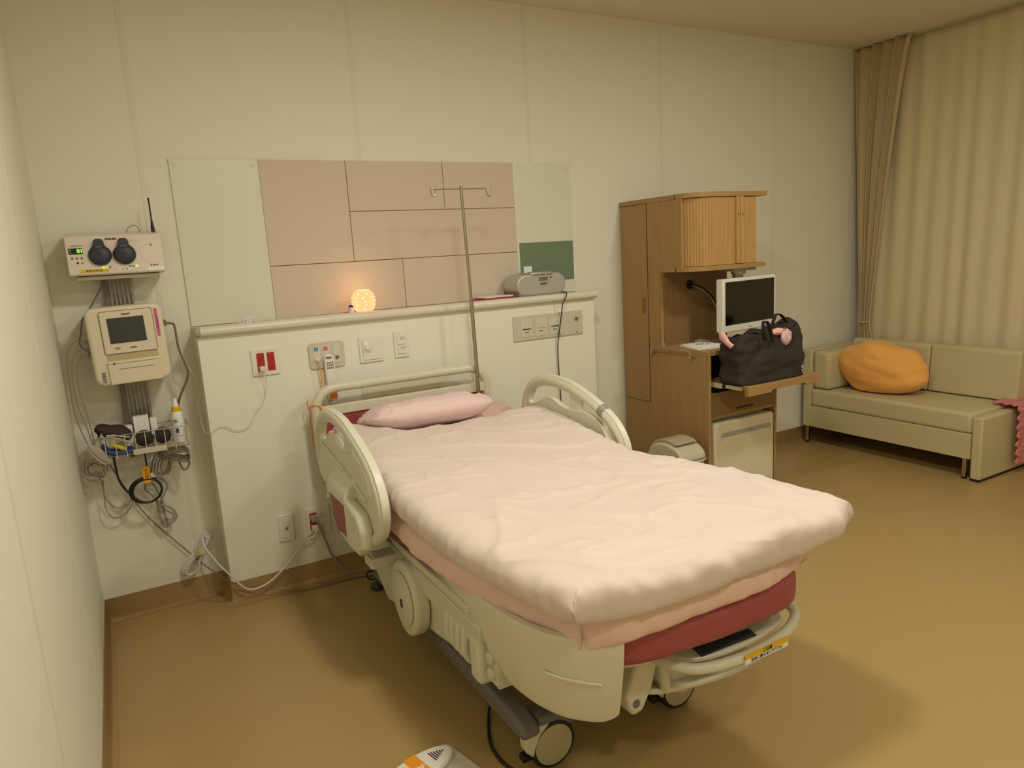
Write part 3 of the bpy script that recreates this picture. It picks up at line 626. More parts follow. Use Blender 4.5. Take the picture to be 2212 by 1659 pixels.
for i in range(8):
    a = .004*i
    mb.tube([(.05+a, -.205, .85-a*.5), (.066+a, -.214, .82), (.088+a, -.214, .785-a*.4), (.108+a*.6, -.213, .768), (.098+a*.5, -.209, .758), (.075+a*.5, -.209, .78), (.054+a*.4, -.209, .815)], .0022, 6, 6, True)
obj('hank', mb, GREYC2, t)
mb = MB()
for i in range(6):
    c = (.06+.008*sin(i*2.1), -.12-.006*i, .725+.01*cos(i*1.7)); r1, r2 = .03+.006*(i % 3), .035-.004*(i % 2); ph = i*.7
    mb.tube([(c[0]+r1*cos(ph+2*pi*k/9), c[1]+.005*sin(k*2+i), c[2]+r2*sin(ph+2*pi*k/9)+.004*sin(k*3)) for k in range(9)], .0022, 6, 5, True)
obj('tangle', mb, GREYC, t)
t = thing('right_cable_hank', 'taupe cable hank hanging at the right end of the wire basket', 'cable', (.36, -.13, .66))
mb = MB()
for i in range(4):
    z = .757-.006*i; y = -.1-.012*i
    mb.tube([(.3, y, z-.01), (.349, y, z), (.396, y, z+.002), (.416, y, z-.02), (.405, y, z-.045), (.37, y, z-.035), (.33, y, z-.028)], .0035, 8, 6, True)
mb.tube([(.395, -.12, .72), (.412, -.12, .69), (.405, -.12, .665), (.388, -.12, .655), (.376, -.12, .68), (.37, -.12, .71)], .0042)
for i in range(3):
    mb.tube([(.30+.012*i, -.12, .745), (.278+.012*i, -.12, .70), (.272+.014*i, -.12, .665), (.296+.012*i, -.12, .652), (.325+.006*i, -.12, .68), (.335, -.12, .72)], .0036)
obj('hank', mb, TANC, t)

# ---------------------------------------------------------------- bedside cabinet
cab = thing('bedside_cabinet', 'tall light oak bedside unit with tambour cupboard above and pull-out shelf below', 'cabinet', (3.2, -.36, 0))
CX0, CX1, CF = 2.93, 3.463, -.722
# left side panel with a C-shaped notch open to the front
pl_ = [(-.012, .03), (CF, .03), (CF, .905)]
pl_ += [(-.43, .905)]
for k in range(7): a = R(270-90*k/6); pl_.append((-.355-.06+.06*cos(a)*-1*-1 if False else -.415+.06*(-cos(a)) if False else -.415+.06*cos(R(270+90*k/6)), .965+.06*sin(R(270+90*k/6))))
for k in range(7): pl_.append((-.395+.04*cos(R(90*k/6)), 1.315+.04*sin(R(90*k/6))))
pl_ += [(-.53, 1.355), (-.53, 1.742), (-.012, 1.742)]
obj('side_panel', MB().prism(pl_, 'x', CX0, CX0+.02), WOOD, cab)
obj('side_panel', MB().box(CX1-.02, CX1, CF, -.34, .03, .905).box(CX1-.02, CX1, -.345, -.012, .03, 1.742), WOOD, cab)
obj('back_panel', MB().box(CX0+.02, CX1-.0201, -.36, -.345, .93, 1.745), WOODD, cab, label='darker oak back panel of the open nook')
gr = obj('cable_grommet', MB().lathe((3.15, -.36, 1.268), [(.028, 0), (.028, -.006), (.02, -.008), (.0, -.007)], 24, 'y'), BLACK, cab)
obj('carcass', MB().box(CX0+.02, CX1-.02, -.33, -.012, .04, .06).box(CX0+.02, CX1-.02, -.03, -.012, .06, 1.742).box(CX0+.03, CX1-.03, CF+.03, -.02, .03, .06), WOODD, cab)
# top slab and lower slab of the cupboard
def slab(z0, z1, xr, f=-.635, dx=0):
    p = [(CX0-.004+dx, -.01 if z0 > 1.5 else -.345), (CX0-.004+dx, -.49)]
    for k in range(9): a = R(180+ 90*k/8); p.append((CX0+.146+.15*cos(a)+dx, f+.15+.15*sin(a)))
    p += [(xr, f), (xr, -.01 if z0 > 1.5 else -.345)]
    return MB().prism(p, 'z', z0, z1)
obj('top', slab(1.742, 1.767, CX1+.01), WOOD, cab, bevel=.002)
obj('cupboard_floor', slab(1.352, 1.377, CX1+.003), WOOD, cab, bevel=.002)
# tambour doors: ribbed curve
path = []
for k in range(13): a = R(188+82*k/12); path.append((CX0+.15+.13*cos(a), -.49+.132*sin(a)+.0))
path += [(CX0+.15+(3.262-CX0-.15)*k/5, -.622) for k in range(1, 6)]
def ribs(path, z0, z1, parent, name='door'):
    P = [Vector((x, y, 0)) for x, y in path]
    # resample to even rib pitch
    L = [0]
    for a, b in zip(P, P[1:]): L.append(L[-1]+(b-a).length)
    n = int(L[-1]/.0165); pts = []
    def at(s):
        for i in range(len(L)-1):
            if s <= L[i+1]+1e-9: return P[i].lerp(P[i+1], (s-L[i])/(L[i+1]-L[i]))
        return P[-1]
    prof = []
    for i in range(n):
        for f, d in ((0, 0), (.12, .0022), (.3, .0034), (.7, .0034), (.88, .0022)):
            s = L[-1]*(i+f)/n; p = at(s); q = at(min(L[-1], s+.003)); p0 = at(max(0, s-.003)); tg = (q-p0).normalized(); nn = Vector((tg.y, -tg.x, 0))
            prof.append(p+nn*d)
    prof.append(P[-1])
    back = [at(L[-1]*(1-i/20)) for i in range(21)]; bk = []
    for i, p in enumerate(back):
        s = L[-1]*(1-i/20); q = at(min(L[-1], s+.003)); p0 = at(max(0, s-.003)); tg = (q-p0).normalized(); bk.append(p-Vector((tg.y, -tg.x, 0))*.006)
    poly = [(p.x, p.y) for p in prof+bk]
    return obj(name, MB().prism(poly, 'z', z0, z1), TAMB, parent, ang=25)
d1 = ribs(path, 1.379, 1.740, cab, 'tambour_door')
d2 = ribs([(3.29+(3.4-3.29)*k/5, -.622) for k in range(6)], 1.379, 1.740, cab, 'tambour_door')
for x0, x1, dd in ((3.232, 3.258, d1), (3.262, 3.29, d2)):
    h = obj('handle', MB().box(x0, x1, -.64, -.616, 1.379, 1.740), TAMB, dd, bevel=.002)
obj('door_gap', MB().box(3.258, 3.262, -.632, -.612, 1.379, 1.740), BLACK, cab)
obj('cupboard_end', MB().box(3.385, 3.4, -.62, -.36, 1.377, 1.742), WOOD, cab)
for x, dd in ((3.246, d1), (3.275, d2)):
    obj('finger_hole', MB().cyl((x, -.6412, 1.645), (x, -.638, 1.645), .004, 10), BLACK, dd)
# tall wardrobe door on the left side
dr = obj('side_door', MB().box(CX0-.004, CX0-.0005, -.247, -.03, .588, 1.738), WOOD, cab, bevel=.001)
obj('handle', MB().box(CX0-.009, CX0-.003, -.226, -.206, 1.115, 1.2), WOODD, dr, bevel=.002)
obj('door_edge', MB().box(CX0-.0012, CX0+.001, -.25, -.03, .585, 1.7405), INK, cab)
# worktop, pull-out
obj('worktop', MB().box(CX0+.001, CX1-.001, CF, -.36, .905, .93), WOOD, cab, bevel=.002)
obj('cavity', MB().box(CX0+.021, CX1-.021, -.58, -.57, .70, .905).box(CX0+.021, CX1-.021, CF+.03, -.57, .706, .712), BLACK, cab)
sh = obj('pull_out_shelf', MB().box(2.985, 3.41, -.93, -.60, .742, .757), WOOD, cab, bevel=.001)
obj('shelf_front', MB().prism([(2.975, .763), (3.535, .763), (3.535, .712), (3.42, .712), (3.405, .726), (3.16, .726), (3.145, .712), (2.975, .712)], 'y', -.955, -.93), WOOD, sh, bevel=.002)
obj('shelf_top', MB().box(2.985, 3.53, -.93, -.80, .757, .763), WOOD, sh, bevel=.001)
obj('slide', MB().box(2.955, 2.963, -.93, -.70, .742, .762).box(2.950, 2.957, -.80, -.66, .738, .766), CHROME, sh, bevel=.001)
obj('slide_stop', MB().box(2.951, 2.965, -.815, -.80, .741, .765), BLACK, sh)
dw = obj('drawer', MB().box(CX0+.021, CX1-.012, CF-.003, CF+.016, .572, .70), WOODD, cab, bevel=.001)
obj('finger_slot', MB().prism(rpoly(3.13, 3.27, .588, .599, .0045), 'y', CF-.0045, CF-.002), mat('slot_brown', (70, 46, 26), .7), dw)
obj('cross_rail', MB().box(CX0+.02, CX1-.02, CF+.006, CF+.04, .552, .572), WOOD, cab)
tr_ = obj('towel_rail', MB().tube([(CX0-.012, -.30, .89), (CX0-.03, -.30, .895), (CX0-.03, -.305, .925), (CX0-.03, -.315, .928)], .004).cyl((CX0-.03, -.305, .927), (CX0-.03, -.62, .927), .004).cyl((CX0-.03, -.618, .93), (CX0-.03, -.618, .893), .004).cyl((CX0-.03, -.305, .93), (CX0-.03, -.305, .893), .004).cyl((CX0-.036, -.305, .893), (CX0, -.305, .893), .006).cyl((CX0-.036, -.618, .893), (CX0, -.618, .893), .006), CHROME, cab, label='chrome towel rail')
obj('castor', MB().box(CX0+.03, CX0+.07, CF+.03, CF+.07, 0, .031).box(CX1-.07, CX1-.03, CF+.03, CF+.07, 0, .031).box(CX0+.03, CX0+.07, -.08, -.04, 0, .031).box(CX1-.07, CX1-.03, -.08, -.04, 0, .031), BLACK, cab)
# fridge
t = thing('mini_fridge', 'small cream refrigerator fitted in the lower bay of the oak unit', 'refrigerator', (3.2, -.55, .061))
obj('body', MB().box(2.958, 3.42, -.665, -.36, .062, .532), FRIDGE, t, bevel=.006)
obj('seal', MB().box(2.968, 3.41, -.682, -.665, .075, .524), FRIDGS, t, bevel=.002)
fd = obj('door', MB().prism(rpoly(2.962, 3.428, .068, .53, .022), 'y', -.735, -.682), FRIDGE, t, bevel=.012, seg=3)
obj('grip_recess', MB().prism([(3.01, .42), (3.01, .462), (3.018, .47), (3.39, .47), (3.398, .462), (3.398, .42), (3.388, .445), (3.02, .445)], 'y', -.7365, -.734), mat('recess_grey', (168, 164, 158), .5), fd)
obj('door_panel', MB().prism(rpoly(3.014, 3.394, .10, .444, .008), 'y', -.738, -.734), FRIDGE, fd, bevel=.002)
text('maker_mark', '▲Elux', mat('ink_green', (96, 130, 116), .6), fd, (3.365, -.7385, .125), .017)
# TV
TM = rotM((3.37, -.56, 1.14), 6)
t = thing('television', 'small white-framed flat television with black screen hanging under the cupboard', 'television', (3.37, -.56, 1.0))
m1 = MB(); m1.M = TM; m1.prism(rpoly(3.135, 3.62, 1.0, 1.298, .012), 'y', -.6, -.553); obj('frame', m1, TVF, t, bevel=.005)
m1 = MB(); m1.M = TM; m1.box(3.156, 3.602, -.6015, -.599, 1.04, 1.28); obj('screen', m1, TVS, t)
m1 = MB(); m1.M = TM; m1.box(3.36, 3.40, -.6012, -.5995, 1.012, 1.0135).lathe((3.375, -.6, 1.02), [(.003, 0), (.003, -.002), (0, -.002)], 8, 'y'); obj('indicator', m1, INKG, t)
mb = MB().box(3.25, 3.43, -.60, -.52, 1.335, 1.352).cyl((3.34, -.55, 1.336), (3.34, -.55, 1.315), .04, 24).box(3.31, 3.37, -.56, -.53, 1.22, 1.32)
obj('mount', mb, ALU, t, bevel=.003)
cord('tv_cable', [(3.15, -.368, 1.268), (3.16, -.40, 1.262), (3.20, -.42, 1.24), (3.245, -.44, 1.19), (3.27, -.47, 1.12), (3.28, -.5, 1.06), (3.29, -.535, 1.05)], .006, BLACK, 'black cable from the cabinet grommet to the television')
cord('aerial_cable', [(3.155, -.368, 1.262), (3.175, -.41, 1.245), (3.23, -.44, 1.195), (3.255, -.47, 1.12), (3.26, -.5, 1.05), (3.27, -.54, 1.04)], .0028, GREYC2, 'thin pale cable beside the black one behind the television')
# papers on the worktop
for i, (m, nm, lb, a) in enumerate(((PAPER, 'magazine', 'white magazine lying on the cabinet worktop beside the bag', -12), (LABW, 'booklet', 'smaller printed booklet lying on the magazine on the worktop', 4))):
    m1 = MB(); m1.M = rotM((3.03, -.55, .94), a); m1.box(2.955+.01*i, 3.12, -.66+.02*i, -.47-.01*i, .931+.009*i, .939+.008*i)
    o_ = tag(obj(nm, m1, m, bevel=.001), lb, nm)
tag(obj('headphone_lead', MB().tube([(3.0, -.56, .951), (3.03, -.58, .955), (3.07, -.54, .962), (3.05, -.50, .956), (3.09, -.49, .962), (3.12, -.53, .955), (3.08, -.58, .958), (3.04, -.6, .952)], .0025), GREYC), 'grey earphone lead coiled on the magazine', 'cable')
# bag
t = thing('tote_bag', 'black nylon tote bag bulging open on the pull-out shelf', 'bag', (3.22, -.85, .764))
def bagf(u, v):
    a = 2*pi*u; c, s = cos(a), sin(a)
    e = .4
    px = abs(c)**e*(1 if c > 0 else -1); py = abs(s)**e*(1 if s > 0 else -1)
    hx = .245*(1-.03*v**2+.01*sin(v*3.1)); hy = .098*(1-.30*v**1.6+.06*sin(v*pi))
    top = .255+.03*cos(a*1.0+.5)+.02*sin(2*a+1)
    x = 3.213+px*hx+.02*v*v; y = -.835+py*hy+.02*v
    z = .7645+top*v
    n_ = (noise.noise(Vector((x*8, y*8, z*9)))*.022 + noise.noise(Vector((x*12+z*14, y*12, z*20-x*9)))*.013 + noise.noise(Vector((x*30, y*30, z*20)))*.004)*min(1, v*4)
    return (x+n_*px, y+n_*py*1.3, z+n_*.4*v)
obj('body', MB().grid(bagf, 72, 30, True).add([bagf(i/72, 0) for i in range(72)], [tuple(range(72))]), BAG, t, solid=.003)
def bagtop(u, v):
    p = Vector(bagf(u, 1)); c = Vector((3.2, -.815, 1.0)); q = p.lerp(c, v)
    return (q.x, q.y, q.z+.035*sin(v*pi/2)+noise.noise(Vector((q.x*16, q.y*16, 3)))*.018-.05*v*(1 if q.x < 3.12 or q.x > 3.34 else .2))
obj('folded_top', MB().grid(bagtop, 72, 12, True), BAG, t, solid=.002)
for (pts, nm) in (([(3.12, -.93, .985), (3.10, -.94, 1.04), (3.115, -.925, 1.08), (3.15, -.92, 1.075), (3.17, -.925, 1.02), (3.18, -.93, .97)], 'handle'), ([(3.24, -.86, 1.0), (3.25, -.87, 1.06), (3.285, -.86, 1.10), (3.35, -.84, 1.09), (3.41, -.83, 1.04), (3.44, -.83, .97)], 'handle')):
    P = smooth(pts, 6); vs = []
    for p in P: vs += [p+Vector((0, -.012, 0)), p+Vector((0, .012, 0)), p+Vector((.003, .012, .004)), p+Vector((.003, -.012, .004))]
    fs = [(4*i+k, 4*i+(k+1) % 4, 4*i+4+(k+1) % 4, 4*i+4+k) for i in range(len(P)-1) for k in range(4)]+[(0, 1, 2, 3), tuple(range(len(vs)-4, len(vs)))]
    obj(nm, MB().add(vs, fs), BAG, t, bevel=.001)
obj('zip_pull', MB().cyl((3.265, -.93, 1.04), (3.285, -.93, 1.03), .003, 8), STEEL, t)
cand = [Vector(bagf(i/400, .15)) for i in range(400)]; lp = min((p for p in cand if p.y < -.85), key=lambda p: abs(p.x-3.415))
text('logo', 'S', LABW, t, (lp.x, lp.y-.006, lp.z), .04, bold=.0004); text('logo', 'C', LABW, t, (lp.x+.004, lp.y-.006, lp.z-.016), .022, bold=.0004)
def clothblob(name, c, s, m, lb, seed, cat='towel'):
    def f(u, v):
        a = 2*pi*u; b = pi*(v-.5); n_ = 1+.22*noise.noise(Vector((cos(a)*2+seed, sin(a)*2, b*2)))
        return (c[0]+s[0]*cos(b)*cos(a)*n_, c[1]+s[1]*cos(b)*sin(a)*n_, c[2]+s[2]*sin(b)*n_)
    return tag(obj(name, MB().grid(f, 28, 16, True), m), lb, cat)
clothblob('towel', (3.255, -.90, 1.018), (.05, .022, .018), PINKC, 'pink towel peeping out of the opening of the black bag', 2)
clothblob('bath_pouch', (3.30, -.915, .985), (.038, .02, .042), mat('pouch_print', (226, 186, 186), .3, var=.25, vscale=120), 'shiny pink printed pouch showing in the bag opening', 5, 'pouch')
m1 = MB().add([(2.962, -.765, 1.035), (2.966, -.80, 1.04), (2.966, -.84, .99), (2.97, -.865, .975), (2.958, -.85, .955), (2.952, -.815, .98), (2.955, -.78, 1.0)], [(0, 1, 2, 3, 4, 5, 6)])
tag(obj('cloth_corner', m1, PINKC, solid=.004), 'pink cloth corner hanging out of the left end of the bag', 'cloth')
# bin
t = thing('waste_bin', 'greige push-lid waste bin standing beside the oak unit behind the bed', 'bin', (2.79, -.62, 0))
def binf(u, v):
    a = 2*pi*u; e = .5; c, s = cos(a), sin(a)
    return (2.79+abs(c)**e*(1 if c > 0 else -1)*(.078+.022*v), -.62+abs(s)**e*(1 if s > 0 else -1)*(.12+.025*v), .002+.36*v)
obj('body', MB().grid(binf, 48, 8, True).add([binf(i/48, 0) for i in range(48)], [tuple(range(48))]), BIN, t)
arch = [(-.755, .358)]+[(-.62-.135*cos(pi*k/14)*1.0, .358+.088*sin(pi*k/14)**.8) for k in range(15)]+[(-.485, .358)]
obj('hood', MB().prism(arch, 'x', 2.70, 2.88), BIN, t, bevel=.012, seg=3)
lid = [(-.62-.132*cos(pi*k/14), .372+.094*sin(pi*k/14)**.8) for k in range(4, 15)]
obj('flap', MB().prism(lid+[(-.5, .37), (-.6, .40)], 'x', 2.715, 2.865), BIN2, t, bevel=.004)
obj('seam', MB().grid(lambda u, v: (2.79+(binf(u, 1)[0]-2.79)*1.02, -.62+(binf(u, 1)[1]+.62)*1.02, .352+.012*v), 48, 2, True), BIN, t, solid=.002)
text('mark', '▲', mat('ink_lilac', (150, 150, 176), .6), t, (2.855, -.7665, .385), .015)

# ---------------------------------------------------------------- bed
bed = thing('delivery_bed', 'cream electric hospital delivery bed with maroon mattress and side rails', 'bed', (1.41, -1.25, 0))
# headboard
hb_ = []
def arc3(cx, cz, r, a0, a1, y, n=7): return [(cx+r*cos(R(a0+(a1-a0)*k/n)), y, cz+r*sin(R(a0+(a1-a0)*k/n))) for k in range(n+1)]
HY = -.285
tp = [(1.03, HY, .53), (.985, HY, .545)]+[(.955, HY, .60)]+[(.949, HY, .66), (.949, HY, .85)]+arc3(1.044, .857, .095, 180, 90, HY)+[(1.2, HY, .953), (1.6, HY, .953)]+arc3(1.721, .857, .095, 90, 0, HY)+[(1.816, HY, .66), (1.81, HY, .60), (1.78, HY, .545), (1.735, HY, .53)]
hd = obj('headboard', MB().sweep(tp, .022, 18), CREAM2, bed)
obj('cross_bar', MB().box(.965, 1.80, HY-.014, HY+.014, .828, .872), CREAM2, hd, bevel=.003)
obj('red_panel', MB().box(.965, 1.80, HY-.006, HY+.006, .60, .832), RED, hd, label='dark red infill panel')
obj('lower_bar', MB().box(.965, 1.80, HY-.012, HY+.012, .56, .60), CREAM2, hd, bevel=.003)
# main frame
fr = MB()
for s, x in ((-1, 1.02), (1, 1.80)):
    fr.box(x-.02, x+.02, -1.75, -.30, .40, .45)
fr.box(1.035, 1.785, -.345, -.305, .41, .56).box(1.035, 1.785, -1.45, -1.40, .405, .445).box(1.06, 1.10, -.33, -.29, .56, .62).box(1.7, 1.74, -.33, -.29, .56, .62)
obj('frame', fr, CREAM2, bed, bevel=.005)
for x in (1.01, 1.78): obj('side_skirt', MB().box(x, x+.03, -1.66, -1.0, .36, .50), CREAM, bed, bevel=.008)
# raised back section deck & mattress
def zb(y): # mattress underside/deck height
    if y > -1.15: return .50+(-1.15-y)*-.20
    return .50
mt = MB()
def matt(u, v):
    return None
ys = [-.335, -.5, -.7, -.9, -1.05, -1.15, -1.25, -1.35, -1.5, -1.7]
def secx(y): return (.965+.02*min(1, max(0, (-1.1-y)/.2)), 1.855)
vs = []; fs = []
for y in ys:
    z = zb(y); x0, x1 = secx(y); lo = .045*min(1, max(0, (-1.1-y)/.25)); vs += [(x0, y, z+lo), (x1, y, z+lo), (x1, y, z+.11), (x0, y, z+.11)]
for i in range(len(ys)-1):
    for k in range(4): fs.append((4*i+k, 4*i+(k+1) % 4, 4*i+4+(k+1) % 4, 4*i+4+k))
fs += [(0, 1, 2, 3), tuple(range(4*len(ys)-4, 4*len(ys)))]
obj('mattress', MB().add(vs, fs), RED, bed, bevel=.02, seg=3)
vs = [(x, y, z-.125) for x, y, z in vs[:]]
dk = []
for i, y in enumerate(ys):
    z = zb(y); dk += [(.99, y, z-.03), (1.83, y, z-.03), (1.83, y, z-.002), (.99, y, z-.002)]
obj('deck', MB().add(dk, fs), CREAM2, bed, bevel=.004)
ft = [(1.06, -1.71), (1.07, -1.90)]+[(1.37+.295*cos(R(180+90*k/8)), -1.95+.235*sin(R(180+90*k/8))) for k in range(9)]+[(1.52, -2.20)]+[(1.74+.16*cos(R(270+90*k/6)), -2.045+.15*sin(R(270+90*k/6))) for k in range(7)]+[(1.86, -1.71)]
obj('foot_mattress', MB().prism(ft, 'z', .445, .555), RED, bed, bevel=.035, seg=5, label='rounded maroon foot cushion')
obj('foot_deck', MB().prism([(1.41+(x-1.41)*.9, -1.9+(y+1.9)*.80) for x, y in ft], 'z', .415, .445), CREAM, bed, bevel=.008)
# pink fitted sheet on head part
def fits(u, v):
    y = -.345-.75*v; w_ = .455; x = 1.415+(2*u-1)*w_
    e = max(0, abs(2*u-1)-.94)/.06
    return (x, y, zb(y)+.122-.03*e*e+.004*noise.noise(Vector((x*6, y*6, 0)))-.02*max(0, 1-v*20)**2)
tag(obj('fitted_sheet', MB().grid(fits, 50, 50), FIT, solid=.004), 'dusky pink fitted sheet over the head end of the mattress', 'sheet')
# side rails
def rail(sx, x, name='side_rail', flip=False):
    out_ = [(-.50, .64), (-.487, .70), (-.49, .76), (-.515, .83), (-.56, .885), (-.62, .922), (-.70, .944), (-.80, .95), (-.92, .94), (-1.04, .908), (-1.15, .868), (-1.225, .83), (-1.28, .78), (-1.312, .72), (-1.312, .66), (-1.285, .605), (-1.23, .56), (-1.13, .505), (-1.03, .465), (-.92, .445), (-.86, .47), (-.80, .57), (-.66, .615), (-.56, .61)]
    hol = [(-.565, .80), (-.585, .84), (-.62, .87), (-.72, .895), (-.82, .897), (-.93, .885), (-1.04, .868), (-1.13, .84), (-1.185, .80), (-1.215, .75), (-1.215, .71), (-1.185, .725), (-1.155, .775), (-1.10, .808), (-1.0, .822), (-.93, .815), (-.84, .822), (-.77, .848), (-.71, .84), (-.66, .815), (-.60, .795)]
    o = [tuple(p) for p in smooth([(a, b, 0) for a, b in out_], 3, True)]; h = [tuple(p) for p in smooth([(a, b, 0) for a, b in hol], 2, True)]
    rl_ = obj(name, MB().prism([(p[0], p[1]) for p in o], 'x', x-.014, x+.014, [(p[0], p[1]) for p in h]), CREAM, bed, bevel=.009, seg=3)
    top = [(x, y, z) for y, z in ((-.515, .70), (-.52, .76), (-.535, .82), (-.58, .872), (-.64, .905), (-.72, .925), (-.82, .926), (-.93, .912), (-1.04, .882), (-1.14, .845), (-1.21, .808), (-1.26, .76), (-1.285, .71), (-1.285, .66), (-1.26, .61), (-1.2, .565), (-1.12, .52))]
    obj('grip_tube', MB().tube(top, .0235, 14, 4), CREAM, rl_)
    xo = x-sx*.018
    obj('ridge', MB().tube([(xo, -.59, .785), (xo, -.75, .765), (xo, -.95, .735), (xo, -1.16, .69)], .006, 8, 3), CREAM, rl_)
    a, b = (x-.06, x-.012) if sx > 0 else (x+.012, x+.06)
    obj('hinge_cover', MB().prism([(-1.0, .67), (-1.16, .65), (-1.2, .60), (-1.195, .53), (-1.14, .49), (-1.02, .485), (-1.0, .51)], 'x', a, b), CREAM, rl_, bevel=.016, seg=3)
    ins = obj('maroon_insert', MB().prism([(-.80, .68), (-1.005, .66), (-1.005, .52), (-.86, .495), (-.805, .54)], 'x', a+.01, b-.004), MAROON, rl_, bevel=.002, label='maroon inset panel')
    xs_ = lambda q: x-sx*q
    obj('ledge', MB().prism([(xs_(.06), .64), (xs_(.062), .672), (xs_(.05), .70), (xs_(.012), .735), (xs_(.0), .735), (xs_(.0), .64)], 'y', -1.03, -.80), CREAM, rl_, bevel=.008, seg=3)
    obj('insert_frame', MB().tube([(x-sx*.03, -.775, .68), (x-sx*.03, -.775, .53), (x-sx*.03, -.83, .478), (x-sx*.03, -.99, .46)], .007, 8, 3), CREAM, rl_)
    for y0, y1, z0, z1 in ((-1.08, -1.0, .40, .44), (-.78, -.72, .44, .48)): obj('link_arm', MB().box(min(x, x+sx*.12), max(x, x+sx*.12), y0, y1, z0, z1), CREAM2, rl_, bevel=.004)
    obj('web', MB().box(x-.008, x+.008, -1.0, -.91, .80, .90), CREAM, rl_, bevel=.003)
    return rl_
n_ = rail(1, .90)
f_ = rail(-1, 1.915)
# grey band clip on far rail
obj('band_clip', MB().sweep([(1.915, -1.135, .848), (1.915, -1.165, .835)], [.027, .027], 16), mat('clip_grey', (150, 146, 140), .5), f_, label='grey band clip')
# understructure : pivots and covers
for sx, x in ((1, 1.03), (-1, 1.79)):
    c = obj('pivot_cover', MB().prism([(-1.19+.125*cos(2*pi*k/32)-.0, .315+.14*sin(2*pi*k/32)) for k in range(32)], 'x', x-sx*.03-.028, x-sx*.03+.028), CREAM, bed, bevel=.014, seg=3)
    obj('inner_ring', MB().lathe((x-sx*.06, -1.19, .315), [(.098, 0), (.098, -sx*.004), (.09, -sx*.006), (0, -sx*.006)], 36, 'x'), CREAM, c)
    if sx > 0: obj('slot', MB().box(x-.069, x-.064, -1.2, -1.185, .285, .315), INK, c)
    obj('lower_shell', MB().prism([(-1.10, .30), (-1.12, .21), (-1.2, .195), (-1.35, .215), (-1.52, .245), (-1.60, .28), (-1.60, .40), (-1.35, .42), (-1.2, .40)], 'x', min(x+sx*.0, x+sx*.09), max(x, x+sx*.09)), CREAM, bed, bevel=.02, seg=3)
    bl = MB()
    for i in range(4):
        y = -1.49-.042*i
        bl.prism([(x+sx*.08-sx*r_, z) for r_, z in ((.0, .44), (.06, .43), (.105, .39), (.113, .31), (.095, .265), (.06, .245), (0, .245))], 'y', y-.016, y+.016)
    obj('bellows', bl, CREAM, bed, bevel=.012, seg=3, label='ribbed cream bellows')
    bx = obj('actuator_box', MB().box(min(x-sx*.03, x+sx*.08), max(x-sx*.03, x+sx*.08), -1.735, -1.665, .25, .405), CREAM, bed, bevel=.018, seg=3)
    obj('cap', MB().lathe((x-sx*.0, -1.765, .355), [(.018, 0), (.018, -sx*.01), (.014, -sx*.014), (0, -sx*.014)], 18, 'x').lathe((x-sx*.0, -1.765, .305), [(.018, 0), (.018, -sx*.01), (.014, -sx*.014), (0, -sx*.014)], 18, 'x').box(min(x, x+sx*.07), max(x, x+sx*.07), -1.80, -1.70, .27, .385), CREAM2, bx)
    # calf support shell
    P = []
    top = [(.0, -1.42), (-.015, -1.52), (-.025, -1.66), (-.02, -1.80), (.0, -1.95), (.04, -2.06), (.10, -2.13), (.165, -2.175)]
    def shell(u, v, sx=sx, x=x):
        if sx < 0: u *= .7
        pts = smooth([(a, b, 0) for a, b in top], 8); p = pts[min(len(pts)-1, int(round(u*(len(pts)-1))))]
        z1 = .556; zlow = .485-.05*u/.36 if u < .36 else (.435-.135*min(1, (u-.36)/.10)**.6)
        zlow += .03*max(0, (u-.88)/.12)**2
        z = z1+(zlow-z1)*v
        ins = .05*((z1-z)/.26)**1.5
        cx, cy = .24, -1.78
        d = Vector((cx-p.x, cy-p.y, 0)).normalized()
        return (x+sx*(p.x+d.x*ins), p.y+d.y*ins, z)
    cs = obj('calf_cover', MB().grid(shell, 57, 18), CREAM, bed, solid=.022, label='large rounded cream foot-section cover'); 
    k_ = cs.modifiers.new('bev', 'BEVEL'); k_.width = .008; k_.segments = 3; k_.limit_method = 'ANGLE'; k_.angle_limit = R(50)
    obj('shell_ridge', MB().tube([(x+sx*(p.x-.012+.0), p.y-.008, .44-.004*i) for i, p in enumerate([Vector((.03, -2.015, 0)), Vector((.055, -2.06, 0)), Vector((.09, -2.10, 0)), Vector((.13, -2.135, 0))])], .004, 6, 4), CREAM, cs)
    # swing arm behind
    X_ = lambda q: 1.41+sx*(q-1.41)
    ar = MB().prism([(X_(a), b) for a, b in ((1.295, .245), (1.31, .222), (1.345, .228), (1.38, .29), (1.42, .41), (1.34, .41), (1.285, .29))], 'y', -2.06, -2.0)
    ao = obj('swing_arm', ar, CREAM2, bed, bevel=.012, seg=3)
    obj('bolt', MB().lathe((X_(1.318), -2.06, .262), [(.012, 0), (.012, -.003), (0, -.003)], 14, 'y'), INKG, ao)
# foot support : plate, grab bar, bracket
fp_ = [(1.40, -1.85), (1.41, -2.06), (1.46, -2.145), (1.6, -2.168), (1.75, -2.155), (1.84, -2.10), (1.86, -1.85)]
fpo = obj('foot_plate', MB().prism([tuple(p)[:2] for p in smooth([(a, b, 0) for a, b in fp_], 3)], 'z', .378, .392), CREAM, bed, bevel=.004)
obj('slot', MB().prism([(1.475, -2.15), (1.68, -2.16), (1.69, -2.12), (1.485, -2.105)], 'z', .392, .3935), DGREY, fpo, bevel=.0005)
obj('grab_bar', MB().tube([(1.385, -1.98, .40), (1.375, -2.06, .388), (1.40, -2.13, .382), (1.46, -2.18, .381), (1.6, -2.205, .383), (1.75, -2.19, .387), (1.86, -2.145, .39), (1.895, -2.08, .395), (1.88, -2.0, .40)], .0155, 14, 5), CREAM2, bed, label='curved cream foot grab bar')
